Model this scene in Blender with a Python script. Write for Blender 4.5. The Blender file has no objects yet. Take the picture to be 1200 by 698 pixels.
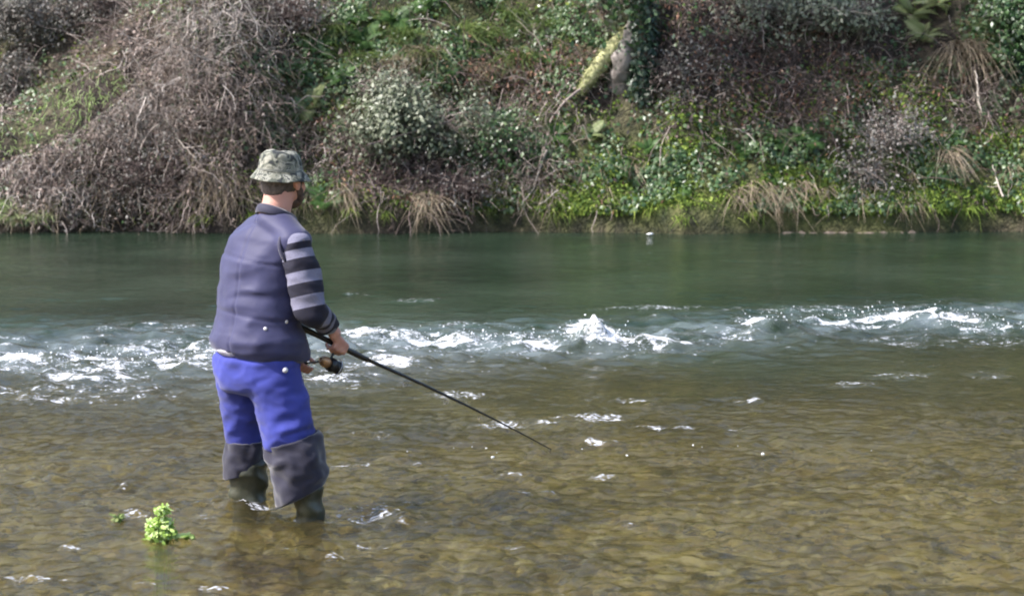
import bpy, math, random
import numpy as np
from mathutils import Vector, Matrix, noise as mnoise

# ------------------------------------------------------------------ scene, camera, sky, sun, exposure
SC = bpy.context.scene
COL = SC.collection
rng = np.random.default_rng(7)
random.seed(7)
CAMH = 1.7
FPX = 2200.0                       # focal length in photograph pixels (1200 wide)
TILT = math.atan(247.0 / FPX)      # camera looks down
cam = bpy.data.cameras.new('camera')
cam.sensor_width = 36.0
cam.lens = FPX / 1200.0 * 36.0
cam.clip_start = 0.1
cam.clip_end = 500.0
camo = bpy.data.objects.new('camera', cam)
COL.objects.link(camo)
camo.location = (0, 0, CAMH)
camo.rotation_euler = (math.pi / 2 - TILT, 0, 0)
SC.camera = camo
cam.dof.use_dof = True
cam.dof.focus_distance = 8.2
cam.dof.aperture_fstop = 5.6

SUN_EL = math.radians(47)
SUN_AZ = math.radians(254)         # clockwise from +Y : from the left, a little behind the camera
world = bpy.data.worlds.new('World')
SC.world = world
world.use_nodes = True
wn = world.node_tree.nodes
wl = world.node_tree.links
wn.clear()
sky = wn.new('ShaderNodeTexSky')
sky.sky_type = 'NISHITA'
sky.sun_disc = False
sky.sun_elevation = SUN_EL
sky.sun_rotation = SUN_AZ
sky.dust_density = 3.0
bg = wn.new('ShaderNodeBackground')
bg.inputs['Strength'].default_value = 0.15
wo = wn.new('ShaderNodeOutputWorld')
wl.new(sky.outputs[0], bg.inputs[0])
wl.new(bg.outputs[0], wo.inputs[0])
sun = bpy.data.lights.new('sun', 'SUN')
sun.energy = 4.2
sun.angle = math.radians(0.6)
sun.color = (1.0, 0.945, 0.93)
suno = bpy.data.objects.new('sun', sun)
COL.objects.link(suno)
sd = Vector((math.sin(SUN_AZ) * math.cos(SUN_EL), math.cos(SUN_AZ) * math.cos(SUN_EL), math.sin(SUN_EL)))
suno.rotation_euler = (-sd).to_track_quat('-Z', 'Y').to_euler()
suno.location = (-10, -5, 20)
SC.view_settings.view_transform = 'Standard'
SC.view_settings.look = 'None'
SC.view_settings.gamma = 1.0
SC.view_settings.exposure = 1.15
SC.render.engine = 'CYCLES'
SC.cycles.filter_width = 1.9
SC.cycles.max_bounces = 6
SC.cycles.diffuse_bounces = 2
SC.cycles.glossy_bounces = 2
SC.cycles.transmission_bounces = 4
SC.cycles.transparent_max_bounces = 6
SC.cycles.sample_clamp_indirect = 4.0
SC.cycles.caustics_reflective = False
SC.cycles.caustics_refractive = True

# ------------------------------------------------------------------ projection helpers (photograph pixels <-> world)
ct, st = math.cos(TILT), math.sin(TILT)


def ray(px, py):
    v = (px - 600.0) / FPX
    w = (349.0 - py) / FPX
    return np.array([v, ct + w * st, -st + w * ct])


def P(px, py, Y):
    d = ray(px, py)
    return Vector((d[0] * Y / d[1], Y, CAMH + d[2] * Y / d[1]))


def G(px, py, z=0.0):
    d = ray(px, py)
    t = (z - CAMH) / d[2]
    return Vector((d[0] * t, d[1] * t, z))


def proj(x, y, z):
    zc = z - CAMH
    dep = y * ct - zc * st
    up = y * st + zc * ct
    return 600 + FPX * x / dep, 349 - FPX * up / dep


def sstep(a, b, x):
    t = np.clip((x - a) / (b - a), 0, 1)
    return t * t * (3 - 2 * t)


# ------------------------------------------------------------------ noise by spectrum
def spectrum(seed, lo, hi, power, ax=1.0, ay=1.0, n=1024, L=10.24):
    r = np.random.default_rng(seed)
    w = np.fft.rfft2(r.standard_normal((n, n)))
    fy = np.fft.fftfreq(n, L / n)[:, None] * ay
    fx = np.fft.rfftfreq(n, L / n)[None, :] * ax
    k = np.sqrt(fx * fx + fy * fy) + 1e-9
    amp = k ** (-power) * np.exp(-(k / hi) ** 4) * np.exp(-(lo / k) ** 4)
    h = np.fft.irfft2(w * amp, s=(n, n))
    return h / h.std()


def samp(T, x, y, L=10.24):
    n = T.shape[0]
    u = (x / L * n) % n
    v = (y / L * n) % n
    i = np.floor(u).astype(int)
    j = np.floor(v).astype(int)
    fu, fv = u - i, v - j
    i0, j0, i1, j1 = i % n, j % n, (i + 1) % n, (j + 1) % n
    return (T[j0, i0] * (1 - fu) + T[j0, i1] * fu) * (1 - fv) + (T[j1, i0] * (1 - fu) + T[j1, i1] * fu) * fv


N_MID = spectrum(11, 0.2, 2.5, 1.6)
N_FINE = spectrum(12, 1.0, 9.0, 1.5)
N_LOW = spectrum(13, 0.1, 0.7, 1.5)
N_PATCH = spectrum(14, 0.4, 2.2, 1.0)
N_PATCH2 = spectrum(15, 0.4, 2.2, 1.0)


def mask(px, py, blobs):
    m = np.zeros_like(px, dtype=float)
    for b in blobs:
        cx, cy, rx, ry, w = b[:5]
        a = math.radians(b[5]) if len(b) > 5 else 0.0
        dx, dy = px - cx, py - cy
        u = (dx * math.cos(a) + dy * math.sin(a)) / rx
        v = (-dx * math.sin(a) + dy * math.cos(a)) / ry
        m = np.maximum(m, w * np.exp(-((u * u + v * v) ** 1.5)))
    return m


# ------------------------------------------------------------------ mesh helpers
class Geo:
    """collects vertex and face arrays, with a random number and a length parameter per vertex"""
    def __init__(s):
        s.v, s.r, s.t, s.f, s.n = [], [], [], [], 0

    def add(s, v, faces, r=None, t=None):
        v = np.asarray(v, dtype=np.float64).reshape(-1, 3)
        k = len(v)
        s.v.append(v)
        s.r.append(np.zeros(k) if r is None else np.broadcast_to(np.asarray(r, float), (k,)))
        s.t.append(np.zeros(k) if t is None else np.broadcast_to(np.asarray(t, float), (k,)))
        for f in (faces if isinstance(faces, list) else [faces]):
            s.f.append(np.asarray(f, dtype=np.int64) + s.n)
        s.n += k

    def mesh(s, name, mat, smooth=False):
        me = bpy.data.meshes.new(name)
        v = np.concatenate(s.v)
        me.vertices.add(len(v))
        me.vertices.foreach_set('co', v.ravel())
        nl = sum(f.size for f in s.f)
        npoly = sum(len(f) for f in s.f)
        me.loops.add(nl)
        me.polygons.add(npoly)
        me.loops.foreach_set('vertex_index', np.concatenate([f.ravel() for f in s.f]).astype(np.int32))
        sizes = np.concatenate([np.full(len(f), f.shape[1]) for f in s.f])
        starts = np.concatenate([[0], np.cumsum(sizes)[:-1]]).astype(np.int32)
        me.polygons.foreach_set('loop_start', starts)
        me.update(calc_edges=True)
        a = me.attributes.new('rnd', 'FLOAT', 'POINT')
        a.data.foreach_set('value', np.concatenate(s.r).astype(np.float32))
        a = me.attributes.new('tt', 'FLOAT', 'POINT')
        a.data.foreach_set('value', np.concatenate(s.t).astype(np.float32))
        if smooth:
            me.polygons.foreach_set('use_smooth', np.ones(npoly, dtype=bool))
        if mat is not None:
            me.materials.append(mat)
        return me


def link(name, me, parent=None, loc=None, label=None, cat=None, group=None, kind=None):
    o = bpy.data.objects.new(name, me)
    COL.objects.link(o)
    if parent is not None:
        o.parent = parent
    if loc is not None:
        o.location = loc
    if label:
        o['label'] = label
    if cat:
        o['category'] = cat
    if group:
        o['group'] = group
    if kind:
        o['kind'] = kind
    return o


def unit(a):
    return a / (np.linalg.norm(a, axis=-1, keepdims=True) + 1e-12)


def leaves(g, pts, nrm, size, r, aspect=0.55, droop=0.0, shape='diamond', up_bias=0.0):
    """small folded leaves at pts facing roughly nrm"""
    n = len(pts)
    nrm = unit(nrm)
    t = r.standard_normal((n, 3))
    t[:, 2] -= droop
    t = unit(t - nrm * (t * nrm).sum(1, keepdims=True))
    b = np.cross(nrm, t)
    size = np.broadcast_to(size, (n,))[:, None]
    w = size * aspect * 0.5
    rn = r.random(n)
    if shape == 'diamond':
        v = np.stack([pts, pts + t * size * .5 + b * w - nrm * w * .25, pts + t * size - nrm * size * .12, pts + t * size * .5 - b * w - nrm * w * .25], 1)
        base = np.arange(n)[:, None] * 4
        f = [base + np.array([0, 3, 2]), base + np.array([0, 2, 1])]
        g.add(v, f, np.repeat(rn, 4), np.tile([0, .5, 1, .5], n))
    else:
        k = np.array([[0, 0, 0], [.12, .55, -.1], [.42, .95, -.2], [.58, .42, -.05], [1, 0, -.18], [.58, -.42, -.05], [.42, -.95, -.2], [.12, -.55, -.1]])
        if shape == 'oval':
            k = np.array([[0, 0, 0], [.25, .8, -.12], [.6, .9, -.15], [.85, .5, -.12], [1, 0, -.2], [.85, -.5, -.12], [.6, -.9, -.15], [.25, -.8, -.12]])
        v = pts[:, None] + t[:, None] * size[:, None] * k[None, :, 0:1] + b[:, None] * w[:, None] * k[None, :, 1:2] + nrm[:, None] * size[:, None] * k[None, :, 2:3]
        base = np.arange(n)[:, None] * 8
        f = [base + np.array(q) for q in ([0, 7, 6, 5], [0, 5, 4, 4][:3], [0, 4, 3], [0, 3, 2, 1])]
        g.add(v, f, np.repeat(rn, 8), np.tile(k[:, 0], n))


def ribbons(g, P0, W, side, r):
    """P0 (m,n,3) centre lines, W (m,n) half widths, side (m,3)"""
    m, n, _ = P0.shape
    s = side[:, None] * W[..., None]
    v = np.stack([P0 - s, P0 + s], 2).reshape(m, n * 2, 3)
    base = (np.arange(m) * n * 2)[:, None, None]
    q = np.arange(n - 1)[None, :, None] * 2 + np.array([0, 2, 3, 1])[None, None]
    f = (base + q).reshape(-1, 4)
    g.add(v.reshape(-1, 3), f, np.repeat(r.random(m), n * 2), np.tile(np.repeat(np.linspace(0, 1, n), 2), m))


def blades(g, root, direc, length, width, r, bend=0.6, n=5):
    m = len(root)
    direc = unit(direc)
    length = np.broadcast_to(length, (m,))
    s = np.linspace(0, 1, n)
    hor = r.standard_normal((m, 3))
    hor[:, 2] = 0
    hor = unit(hor + direc * np.array([1, 1, 0]) * 1.5)
    bd = np.broadcast_to(bend, (m,)) * (0.5 + r.random(m))
    Pn = root[:, None] + direc[:, None] * (length[:, None] * s)[..., None]
    Pn = Pn + (hor * 0.45)[:, None] * (bd * length)[:, None, None] * (s ** 2)[None, :, None]
    Pn[..., 2] -= (bd * length)[:, None] * 0.55 * (s ** 2.4)[None]
    W = np.broadcast_to(width, (m,))[:, None] * (1 - s[None] ** 1.7 * 0.93) * 0.5
    side = unit(np.cross(direc, unit(r.standard_normal((m, 3)))))
    ribbons(g, Pn, W, side, r)


def tubes(g, Pn, R, k=3, r=None, closed=False):
    """Pn (m,n,3), R (m,n)"""
    m, n, _ = Pn.shape
    T = np.gradient(Pn, axis=1)
    T = unit(T)
    ref = np.tile(np.array([0.31, 0.17, 0.93]), (m, 1))
    par = np.abs((T[:, 0] * ref).sum(-1)) > 0.9
    ref[par] = np.array([0.9, 0.3, 0.1])
    A = unit(np.cross(T, ref[:, None]))
    B = np.cross(T, A)
    ang = np.linspace(0, 2 * math.pi, k, endpoint=False)
    v = Pn[:, :, None] + (A[:, :, None] * np.cos(ang)[None, None, :, None] + B[:, :, None] * np.sin(ang)[None, None, :, None]) * R[:, :, None, None]
    base = (np.arange(m) * n * k)[:, None, None, None]
    i = np.arange(n - 1)[None, :, None, None] * k
    j = np.arange(k)
    q = np.stack([j, (j + 1) % k, (j + 1) % k + k, j + k], 1)[None, None]
    f = (base + i + q).reshape(-1, 4)
    rn = (r.random(m) if r is not None else np.zeros(m))
    g.add(v.reshape(-1, 3), f, np.repeat(rn, n * k), np.tile(np.repeat(np.linspace(0, 1, n), k), m))


def wander(r, start, direc, length, n=8, jit=0.25, sag=0.0):
    """random curved polylines"""
    m = len(start)
    length = np.broadcast_to(length, (m,))
    d = unit(np.asarray(direc, float))
    pts = [start]
    p = start.copy()
    for i in range(n - 1):
        d = unit(d + r.standard_normal((m, 3)) * jit + np.array([0, 0, -sag]))
        p = p + d * (length / (n - 1))[:, None]
        pts.append(p)
    return np.stack(pts, 1)


# ------------------------------------------------------------------ materials
def newmat(name):
    m = bpy.data.materials.new(name)
    m.use_nodes = True
    n = m.node_tree.nodes
    return m, n, m.node_tree.links, n['Principled BSDF']


def ramp(n, cols, interp='LINEAR'):
    r = n.new('ShaderNodeValToRGB')
    r.color_ramp.interpolation = interp
    e = r.color_ramp.elements
    while len(e) < len(cols):
        e.new(0.5)
    for i, c in enumerate(cols):
        if len(c) == 4:
            e[i].position = c[0]
            e[i].color = (c[1], c[2], c[3], 1)
        else:
            e[i].position = i / (len(cols) - 1)
            e[i].color = (c[0], c[1], c[2], 1)
    return r


def leafmat(name, cols, rough=0.45, transl=0.3, spec=0.5, nscale=3.0, nmix=0.35):
    m, n, l, b = newmat(name)
    a = n.new('ShaderNodeAttribute')
    a.attribute_name = 'rnd'
    tc = n.new('ShaderNodeTexCoord')
    ns = n.new('ShaderNodeTexNoise')
    ns.inputs['Scale'].default_value = nscale
    ns.inputs['Detail'].default_value = 3
    l.new(tc.outputs['Object'], ns.inputs['Vector'])
    oi = n.new('ShaderNodeObjectInfo')
    mx = n.new('ShaderNodeMath')
    mx.operation = 'MULTIPLY_ADD'
    mx.inputs[1].default_value = nmix * 2.2
    sub = n.new('ShaderNodeMath')
    sub.operation = 'SUBTRACT'
    sub.inputs[1].default_value = 0.5
    l.new(ns.outputs[0], sub.inputs[0])
    l.new(sub.outputs[0], mx.inputs[0])
    l.new(a.outputs['Fac'], mx.inputs[2])
    m2 = n.new('ShaderNodeMath')
    m2.operation = 'MULTIPLY_ADD'
    m2.inputs[1].default_value = 0.3
    s2 = n.new('ShaderNodeMath')
    s2.operation = 'SUBTRACT'
    s2.inputs[1].default_value = 0.5
    l.new(oi.outputs['Random'], s2.inputs[0])
    l.new(s2.outputs[0], m2.inputs[0])
    l.new(mx.outputs[0], m2.inputs[2])
    r = ramp(n, cols)
    l.new(m2.outputs[0], r.inputs[0])
    l.new(r.outputs[0], b.inputs['Base Color'])
    b.inputs['Roughness'].default_value = rough
    b.inputs['Specular IOR Level'].default_value = spec
    if transl > 0:
        t = n.new('ShaderNodeBsdfTranslucent')
        mixs = n.new('ShaderNodeMixShader')
        mixs.inputs[0].default_value = transl
        l.new(r.outputs[0], t.inputs[0])
        l.new(b.outputs[0], mixs.inputs[1])
        l.new(t.outputs[0], mixs.inputs[2])
        l.new(mixs.outputs[0], n['Material Output'].inputs[0])
    return m


def solid(name, col, rough=0.7, spec=0.4, var=0.25, nscale=8.0, bump=0.0, bscale=60.0, metallic=0.0, bdist=0.01):
    m, n, l, b = newmat(name)
    tc = n.new('ShaderNodeTexCoord')
    ns = n.new('ShaderNodeTexNoise')
    ns.inputs['Scale'].default_value = nscale
    ns.inputs['Detail'].default_value = 5
    l.new(tc.outputs['Object'], ns.inputs['Vector'])
    lo = tuple(c * (1 - var) for c in col)
    hi = tuple(min(1, c * (1 + var)) for c in col)
    r = ramp(n, [(0.3,) + lo, (0.7,) + hi])
    l.new(ns.outputs[0], r.inputs[0])
    l.new(r.outputs[0], b.inputs['Base Color'])
    b.inputs['Roughness'].default_value = rough
    b.inputs['Specular IOR Level'].default_value = spec
    b.inputs['Metallic'].default_value = metallic
    if bump > 0:
        n2 = n.new('ShaderNodeTexNoise')
        n2.inputs['Scale'].default_value = bscale
        n2.inputs['Detail'].default_value = 4
        l.new(tc.outputs['Object'], n2.inputs['Vector'])
        bp = n.new('ShaderNodeBump')
        bp.inputs['Strength'].default_value = bump
        bp.inputs['Distance'].default_value = bdist
        l.new(n2.outputs[0], bp.inputs['Height'])
        l.new(bp.outputs[0], b.inputs['Normal'])
    return m


M = {}
M['ivy'] = leafmat('ivy_leaf', [(.014, .036, .015), (.036, .082, .028), (.065, .13, .045), (.13, .19, .085)], .38, .2, .5)
M['greyleaf'] = leafmat('grey_leaf', [(.06, .08, .045), (.14, .165, .105), (.23, .255, .18), (.34, .36, .29)], .45, .2, .4)
M['dkgreyleaf'] = leafmat('dark_grey_leaf', [(.055, .055, .045), (.12, .12, .10), (.19, .18, .165), (.28, .265, .25)], .5, .2, .35)
M['fern'] = leafmat('fern_leaf', [(.03, .07, .02), (.06, .13, .035), (.11, .20, .06)], .5, .35, .3)
M['palefern'] = leafmat('pale_fern', [(.10, .13, .05), (.20, .25, .10), (.34, .38, .20)], .5, .35, .3)
M['moss'] = leafmat('moss', [(.04, .075, .014), (.09, .15, .026), (.17, .25, .04), (.28, .34, .075)], .7, .25, .2)
M['palemoss'] = leafmat('pale_moss', [(.14, .16, .06), (.26, .28, .12), (.40, .41, .22)], .7, .25, .2)
M['grass'] = leafmat('grass_blade', [(.05, .09, .025), (.12, .18, .05), (.22, .28, .09)], .5, .35, .3)
M['limegrass'] = leafmat('lime_grass', [(.22, .34, .11), (.40, .54, .22), (.58, .66, .38)], .5, .4, .3)  # pale yellow-green grass of the strip and the left corner
M['palevine'] = leafmat('pale_dead_vine', [(.12, .10, .085), (.28, .235, .205), (.43, .38, .34), (.58, .53, .49)], .75, 0, .3)
M['straw'] = leafmat('dry_grass', [(.13, .10, .065), (.25, .20, .14), (.40, .34, .25)], .6, .25, .3)
M['twig'] = leafmat('dead_twig', [(.07, .055, .048), (.17, .135, .12), (.29, .24, .215), (.44, .38, .35)], .75, 0, .3)
M['dktwig'] = leafmat('dark_twig', [(.035, .025, .022), (.09, .065, .06), (.17, .13, .12)], .8, 0, .3)
M['palestick'] = leafmat('pale_stick', [(.28, .24, .2), (.38, .34, .29), (.5, .45, .4)], .7, 0, .3)
M['bracken'] = leafmat('dead_bracken', [(.07, .035, .024), (.15, .075, .05), (.25, .135, .09), (.34, .23, .17)], .7, .2, .2)
M['litter'] = leafmat('leaf_litter', [(.045, .032, .026), (.11, .08, .066), (.20, .15, .125), (.33, .27, .24)], .7, .1, .3)
M['bark'] = solid('bark', (.13, .105, .085), .85, .2, .5, 6, .8, 25)
M['mossbark'] = solid('mossy_bark', (.36, .36, .19), .9, .2, .45, 9, .8, 40)
M['greystone'] = solid('grey_cut_wood', (.20, .18, .165), .85, .3, .45, 9, .9, 30)
# ------------------------------------------------------------------ terrain of the far bank
def wleft(x):
    return sstep(-2.6, -3.9, x)


def bank_z(x, y, detail=True):
    y0 = 22.0 + 0.14 * samp(N_LOW, x * 1.0 + 3.0, x * 0 + 1.0) + 0.25 * sstep(-3.5, -5.5, x) * 0
    d = y - y0
    und = np.interp(d, [-6, -0.6, -0.02, 0.06, .9, 3.0, 8.0, 40], [-1.1, -.45, -.25, .27, 1.48, 3.7, 7.6, 9.0])
    hr = np.clip(.92 + (x + 6.4) * .76, .45, 3.4)
    lf = np.interp(d, [-6, -0.6, -0.02, 0.06], [-1.1, -.45, -.25, .12])
    up = np.clip((d - .06) / 1.0, 0, 1)
    body = np.where(d <= .06, lf, .12 + (hr - .12) * (1 - (1 - up) ** 1.5))
    shelf = np.clip((d - 1.06) / 2.2, 0, 1)
    body = body + shelf * .70
    back = np.interp(d - 3.26, [0, 2.0, 8, 40], [0, 2.6, 5.5, 6.5])
    body = body + np.where(d > 3.26, back, 0)
    w = wleft(x)
    z = und * (1 - w) + body * w
    if detail:
        a = sstep(.0, .5, d)
        z = z + a * (0.13 * samp(N_MID, x, y) + 0.035 * samp(N_FINE, x, y * 1.0))
    return z


def bank_n(x, y):
    e = .04
    gx = (bank_z(x + e, y) - bank_z(x - e, y)) / (2 * e)
    gy = (bank_z(x, y + e) - bank_z(x, y - e)) / (2 * e)
    return unit(np.stack([-gx, -gy, np.ones_like(gx)], -1))


_ys = np.arange(21.6, 32, .03)


def hit(px, py):
    """where the sight line of a photograph pixel meets the bank"""
    d = ray(px, py)
    X = d[0] * _ys / d[1]
    Z = CAMH + d[2] * _ys / d[1]
    T = bank_z(X, _ys)
    k = np.argmax(Z < T)
    return np.array([X[k], _ys[k], T[k]])


# photograph regions (pixel blobs) of each kind of cover
R_GREEN = [(520, 45, 190, 75, 1), (360, 110, 80, 50, .8), (640, 170, 90, 45, .5), (600, 220, 70, 40, .45), (620, 40, 80, 40, .8), (380, 235, 40, 35, .6),
           (950, 190, 300, 50, .65), (1180, 60, 60, 70, .8), (30, 130, 60, 50, .4)]
R_MOSS = [(950, 235, 340, 42, 1), (760, 200, 130, 70, .6), (1100, 190, 140, 60, .7), (700, 245, 160, 28, .7), (1000, 130, 120, 60, .25), (430, 255, 100, 25, .4)]
R_DRY = [(170, 130, 120, 150, .9), (60, 210, 140, 70, .9), (270, 60, 70, 120, .7), (230, 190, 110, 90, .9), (340, 148, 90, 22, .7), (490, 80, 60, 40, .4), (500, 250, 60, 40, .5), (640, 200, 40, 60, .5)]
R_RED = [(620, 85, 100, 40, 1), (850, 40, 110, 80, .9), (960, 110, 120, 60, .9), (460, 230, 90, 45, .6), (1130, 130, 70, 60, .5), (1030, 90, 60, 30, .6), (390, 155, 60, 30, .6)]
R_DARK = [(160, 60, 45, 50, 1), (470, 225, 80, 40, 1), (540, 190, 60, 30, .6), (330, 30, 50, 50, .7), (850, 110, 90, 60, .9), (1100, 100, 60, 40, .3), (20, 140, 30, 40, .8)]
R_LIME = [(85, 128, 75, 24, 1, -30), (20, 165, 50, 20, .7, -30)]
R_GREY = [(70, 40, 110, 80, .9), (490, 150, 110, 70, .7), (980, 40, 120, 40, .6), (880, 20, 60, 30, .6), (1040, 160, 60, 30, .4)]

# ---- the bank sheet
xs = np.concatenate([np.linspace(-60, -9, 40, endpoint=False), np.arange(-9, 9, .06), np.linspace(9, 60, 40)])
ysb = np.concatenate([np.array([15.8, 17, 18.5, 20, 21, 21.4]), np.arange(21.6, 26, .045), np.arange(26, 32, .12), np.linspace(32, 90, 25)])
X, Y = np.meshgrid(xs, ysb)
Z = bank_z(X, Y)
Z = np.where(Y < 16.5, -1.35, Z)
gB = Geo()
nr, nc = X.shape
idx = np.arange(nr * nc).reshape(nr, nc)
quads = np.stack([idx[:-1, :-1], idx[:-1, 1:], idx[1:, 1:], idx[1:, :-1]], -1).reshape(-1, 4)
pxB, pyB = proj(X, Y, Z)
mossw = np.clip(mask(pxB, pyB, R_MOSS) + .5 * mask(pxB, pyB, R_GREEN) + .12 * samp(N_PATCH, X, Z * 1.3 + Y), 0, 1)
redw = np.clip(mask(pxB, pyB, R_RED) * .7 + mask(pxB, pyB, R_DRY) * .5, 0, 1)
gB.add(np.stack([X, Y, Z], -1), quads, mossw.ravel(), redw.ravel())
m, n, l, b = newmat('bank_soil')
tc = n.new('ShaderNodeTexCoord')
ns = n.new('ShaderNodeTexNoise'); ns.inputs['Scale'].default_value = 7; ns.inputs['Detail'].default_value = 8
l.new(tc.outputs['Object'], ns.inputs['Vector'])
r1 = ramp(n, [(.3, .012, .009, .007), (.5, .035, .026, .02), (.7, .08, .062, .048)])
r2 = ramp(n, [(.3, .025, .034, .012), (.5, .07, .085, .022), (.7, .13, .14, .04)])
l.new(ns.outputs[0], r1.inputs[0]); l.new(ns.outputs[0], r2.inputs[0])
at = n.new('ShaderNodeAttribute'); at.attribute_name = 'rnd'
mx = n.new('ShaderNodeMix'); mx.data_type = 'RGBA'
l.new(at.outputs['Fac'], mx.inputs[0]); l.new(r1.outputs[0], mx.inputs[6]); l.new(r2.outputs[0], mx.inputs[7])
l.new(mx.outputs[2], b.inputs['Base Color'])
b.inputs['Roughness'].default_value = .95
n2 = n.new('ShaderNodeTexNoise'); n2.inputs['Scale'].default_value = 30; n2.inputs['Detail'].default_value = 6
l.new(tc.outputs['Object'], n2.inputs['Vector'])
bp = n.new('ShaderNodeBump'); bp.inputs['Distance'].default_value = .05; bp.inputs['Strength'].default_value = 1
l.new(n2.outputs[0], bp.inputs['Height']); l.new(bp.outputs[0], b.inputs['Normal'])
link('far_bank', gB.mesh('far_bank', m, True), kind='structure')

# ------------------------------------------------------------------ riverbed and near shore
def bed_z(x, y):
    d = np.interp(y, [-4, 2.0, 4.5, 7.5, 10, 12.5, 16, 22], [.5, .12, -.16, -.33, -.46, -.7, -1.35, -1.5])
    return d + .045 * samp(N_MID, x + 5, y + 2) * sstep(22, 12, y) + .012 * samp(N_FINE, x, y + 4)


xs = np.concatenate([np.linspace(-60, -7, 30, endpoint=False), np.arange(-7, 7, .07), np.linspace(7, 60, 30)])
yy = np.concatenate([np.linspace(-30, 3, 20, endpoint=False), np.arange(3, 15, .07), np.linspace(15, 17.2, 12)])
X, Y = np.meshgrid(xs, yy)
Z = bed_z(X, Y)
nr, nc = X.shape
idx = np.arange(nr * nc).reshape(nr, nc)
g = Geo()
g.add(np.stack([X, Y, Z], -1), np.stack([idx[:-1, :-1], idx[:-1, 1:], idx[1:, 1:], idx[1:, :-1]], -1).reshape(-1, 4))
m, n, l, b = newmat('bed_gravel')
tc = n.new('ShaderNodeTexCoord')
vo = n.new('ShaderNodeTexVoronoi'); vo.inputs['Scale'].default_value = 16
l.new(tc.outputs['Object'], vo.inputs['Vector'])
nz = n.new('ShaderNodeTexNoise'); nz.inputs['Scale'].default_value = 1.5; nz.inputs['Detail'].default_value = 6
l.new(tc.outputs['Object'], nz.inputs['Vector'])
sepc = n.new('ShaderNodeSeparateColor'); l.new(vo.outputs['Color'], sepc.inputs[0])
ad = n.new('ShaderNodeMath'); ad.operation = 'MULTIPLY_ADD'; ad.inputs[1].default_value = .3
l.new(sepc.outputs[0], ad.inputs[0]); l.new(nz.outputs[0], ad.inputs[2])
rr = ramp(n, [(.35, .06, .05, .025), (.5, .16, .12, .05), (.65, .38, .28, .11), (.95, .60, .50, .28)])
l.new(ad.outputs[0], rr.inputs[0]); l.new(rr.outputs[0], b.inputs['Base Color'])
b.inputs['Roughness'].default_value = .8
bp = n.new('ShaderNodeBump'); bp.inputs['Distance'].default_value = .02; bp.invert = True
l.new(vo.outputs['Distance'], bp.inputs['Height']); l.new(bp.outputs[0], b.inputs['Normal'])
bed = link('riverbed', g.mesh('riverbed', m, True), kind='structure')

# pebbles: one stuff part, larger stones as parts of the bed
M['pebble'] = leafmat('pebble', [(.05, .04, .022), (.18, .125, .05), (.42, .29, .11), (.30, .24, .12), (.66, .56, .34)], .7, 0, .4, 1.1, .85)
import bmesh
bm = bmesh.new(); bmesh.ops.create_icosphere(bm, subdivisions=1, radius=1.0)
ICO_V = np.array([v.co[:] for v in bm.verts]); ICO_F = np.array([[v.index for v in f.verts] for f in bm.faces]); bm.free()
bm = bmesh.new(); bmesh.ops.create_icosphere(bm, subdivisions=2, radius=1.0)
ICO2_V = np.array([v.co[:] for v in bm.verts]); ICO2_F = np.array([[v.index for v in f.verts] for f in bm.faces]); bm.free()


def blobs_geo(g, pts, rad, r, squash=.5, V=None, F=None, jit=.18):
    V = ICO_V if V is None else V
    F = ICO_F if F is None else F
    n = len(pts); k = len(V)
    ang = r.random(n) * 6.283
    sx = rad * (1 + .5 * r.random(n)); sy = rad * (.7 + .4 * r.random(n)); sz = rad * squash * (.7 + .6 * r.random(n))
    vv = V[None] * (1 + jit * r.standard_normal((n, k, 1)))
    vx = vv[..., 0] * sx[:, None]; vy = vv[..., 1] * sy[:, None]; vz = vv[..., 2] * sz[:, None]
    c, s = np.cos(ang)[:, None], np.sin(ang)[:, None]
    out = np.stack([vx * c - vy * s, vx * s + vy * c, vz], -1) + pts[:, None]
    f = (np.arange(n)[:, None, None] * k + F[None]).reshape(-1, 3)
    g.add(out.reshape(-1, 3), f, np.repeat(r.random(n), k))


g = Geo()
npb = 14000
py_ = 5.2 + 6.5 * rng.random(npb) ** 1.3
px_ = (rng.random(npb) - .5) * 2 * (py_ * .33 + 1.0)
rad = .010 + .045 * rng.random(npb) ** 4
blobs_geo(g, np.stack([px_, py_, bed_z(px_, py_) + rad * .25], -1), rad, rng)
o = link('pebbles', g.mesh('pebbles', M['pebble'], True), bed); o['kind'] = 'stuff'
smesh = []
for k in range(6):
    g = Geo()
    blobs_geo(g, np.zeros((1, 3)), np.array([.07]), rng, .45, ICO2_V, ICO2_F, .05)
    g.r = [np.full(len(g.v[0]), rng.random())]
    smesh.append(g.mesh('stone', M['pebble'], True))
for k in range(220):
    y = 5.6 + 4.5 * rng.random() ** 1.2
    x = (rng.random() - .5) * 2 * (y * .3 + .5)
    o = link('stone', smesh[k % 6], bed, (x, y, float(bed_z(np.array([x]), np.array([y]))[0]) + .01))
    o.rotation_euler = (0, 0, rng.random() * 6)
    s = .4 + .6 * rng.random()
    o.scale = (s, s, s * .8)

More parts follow.
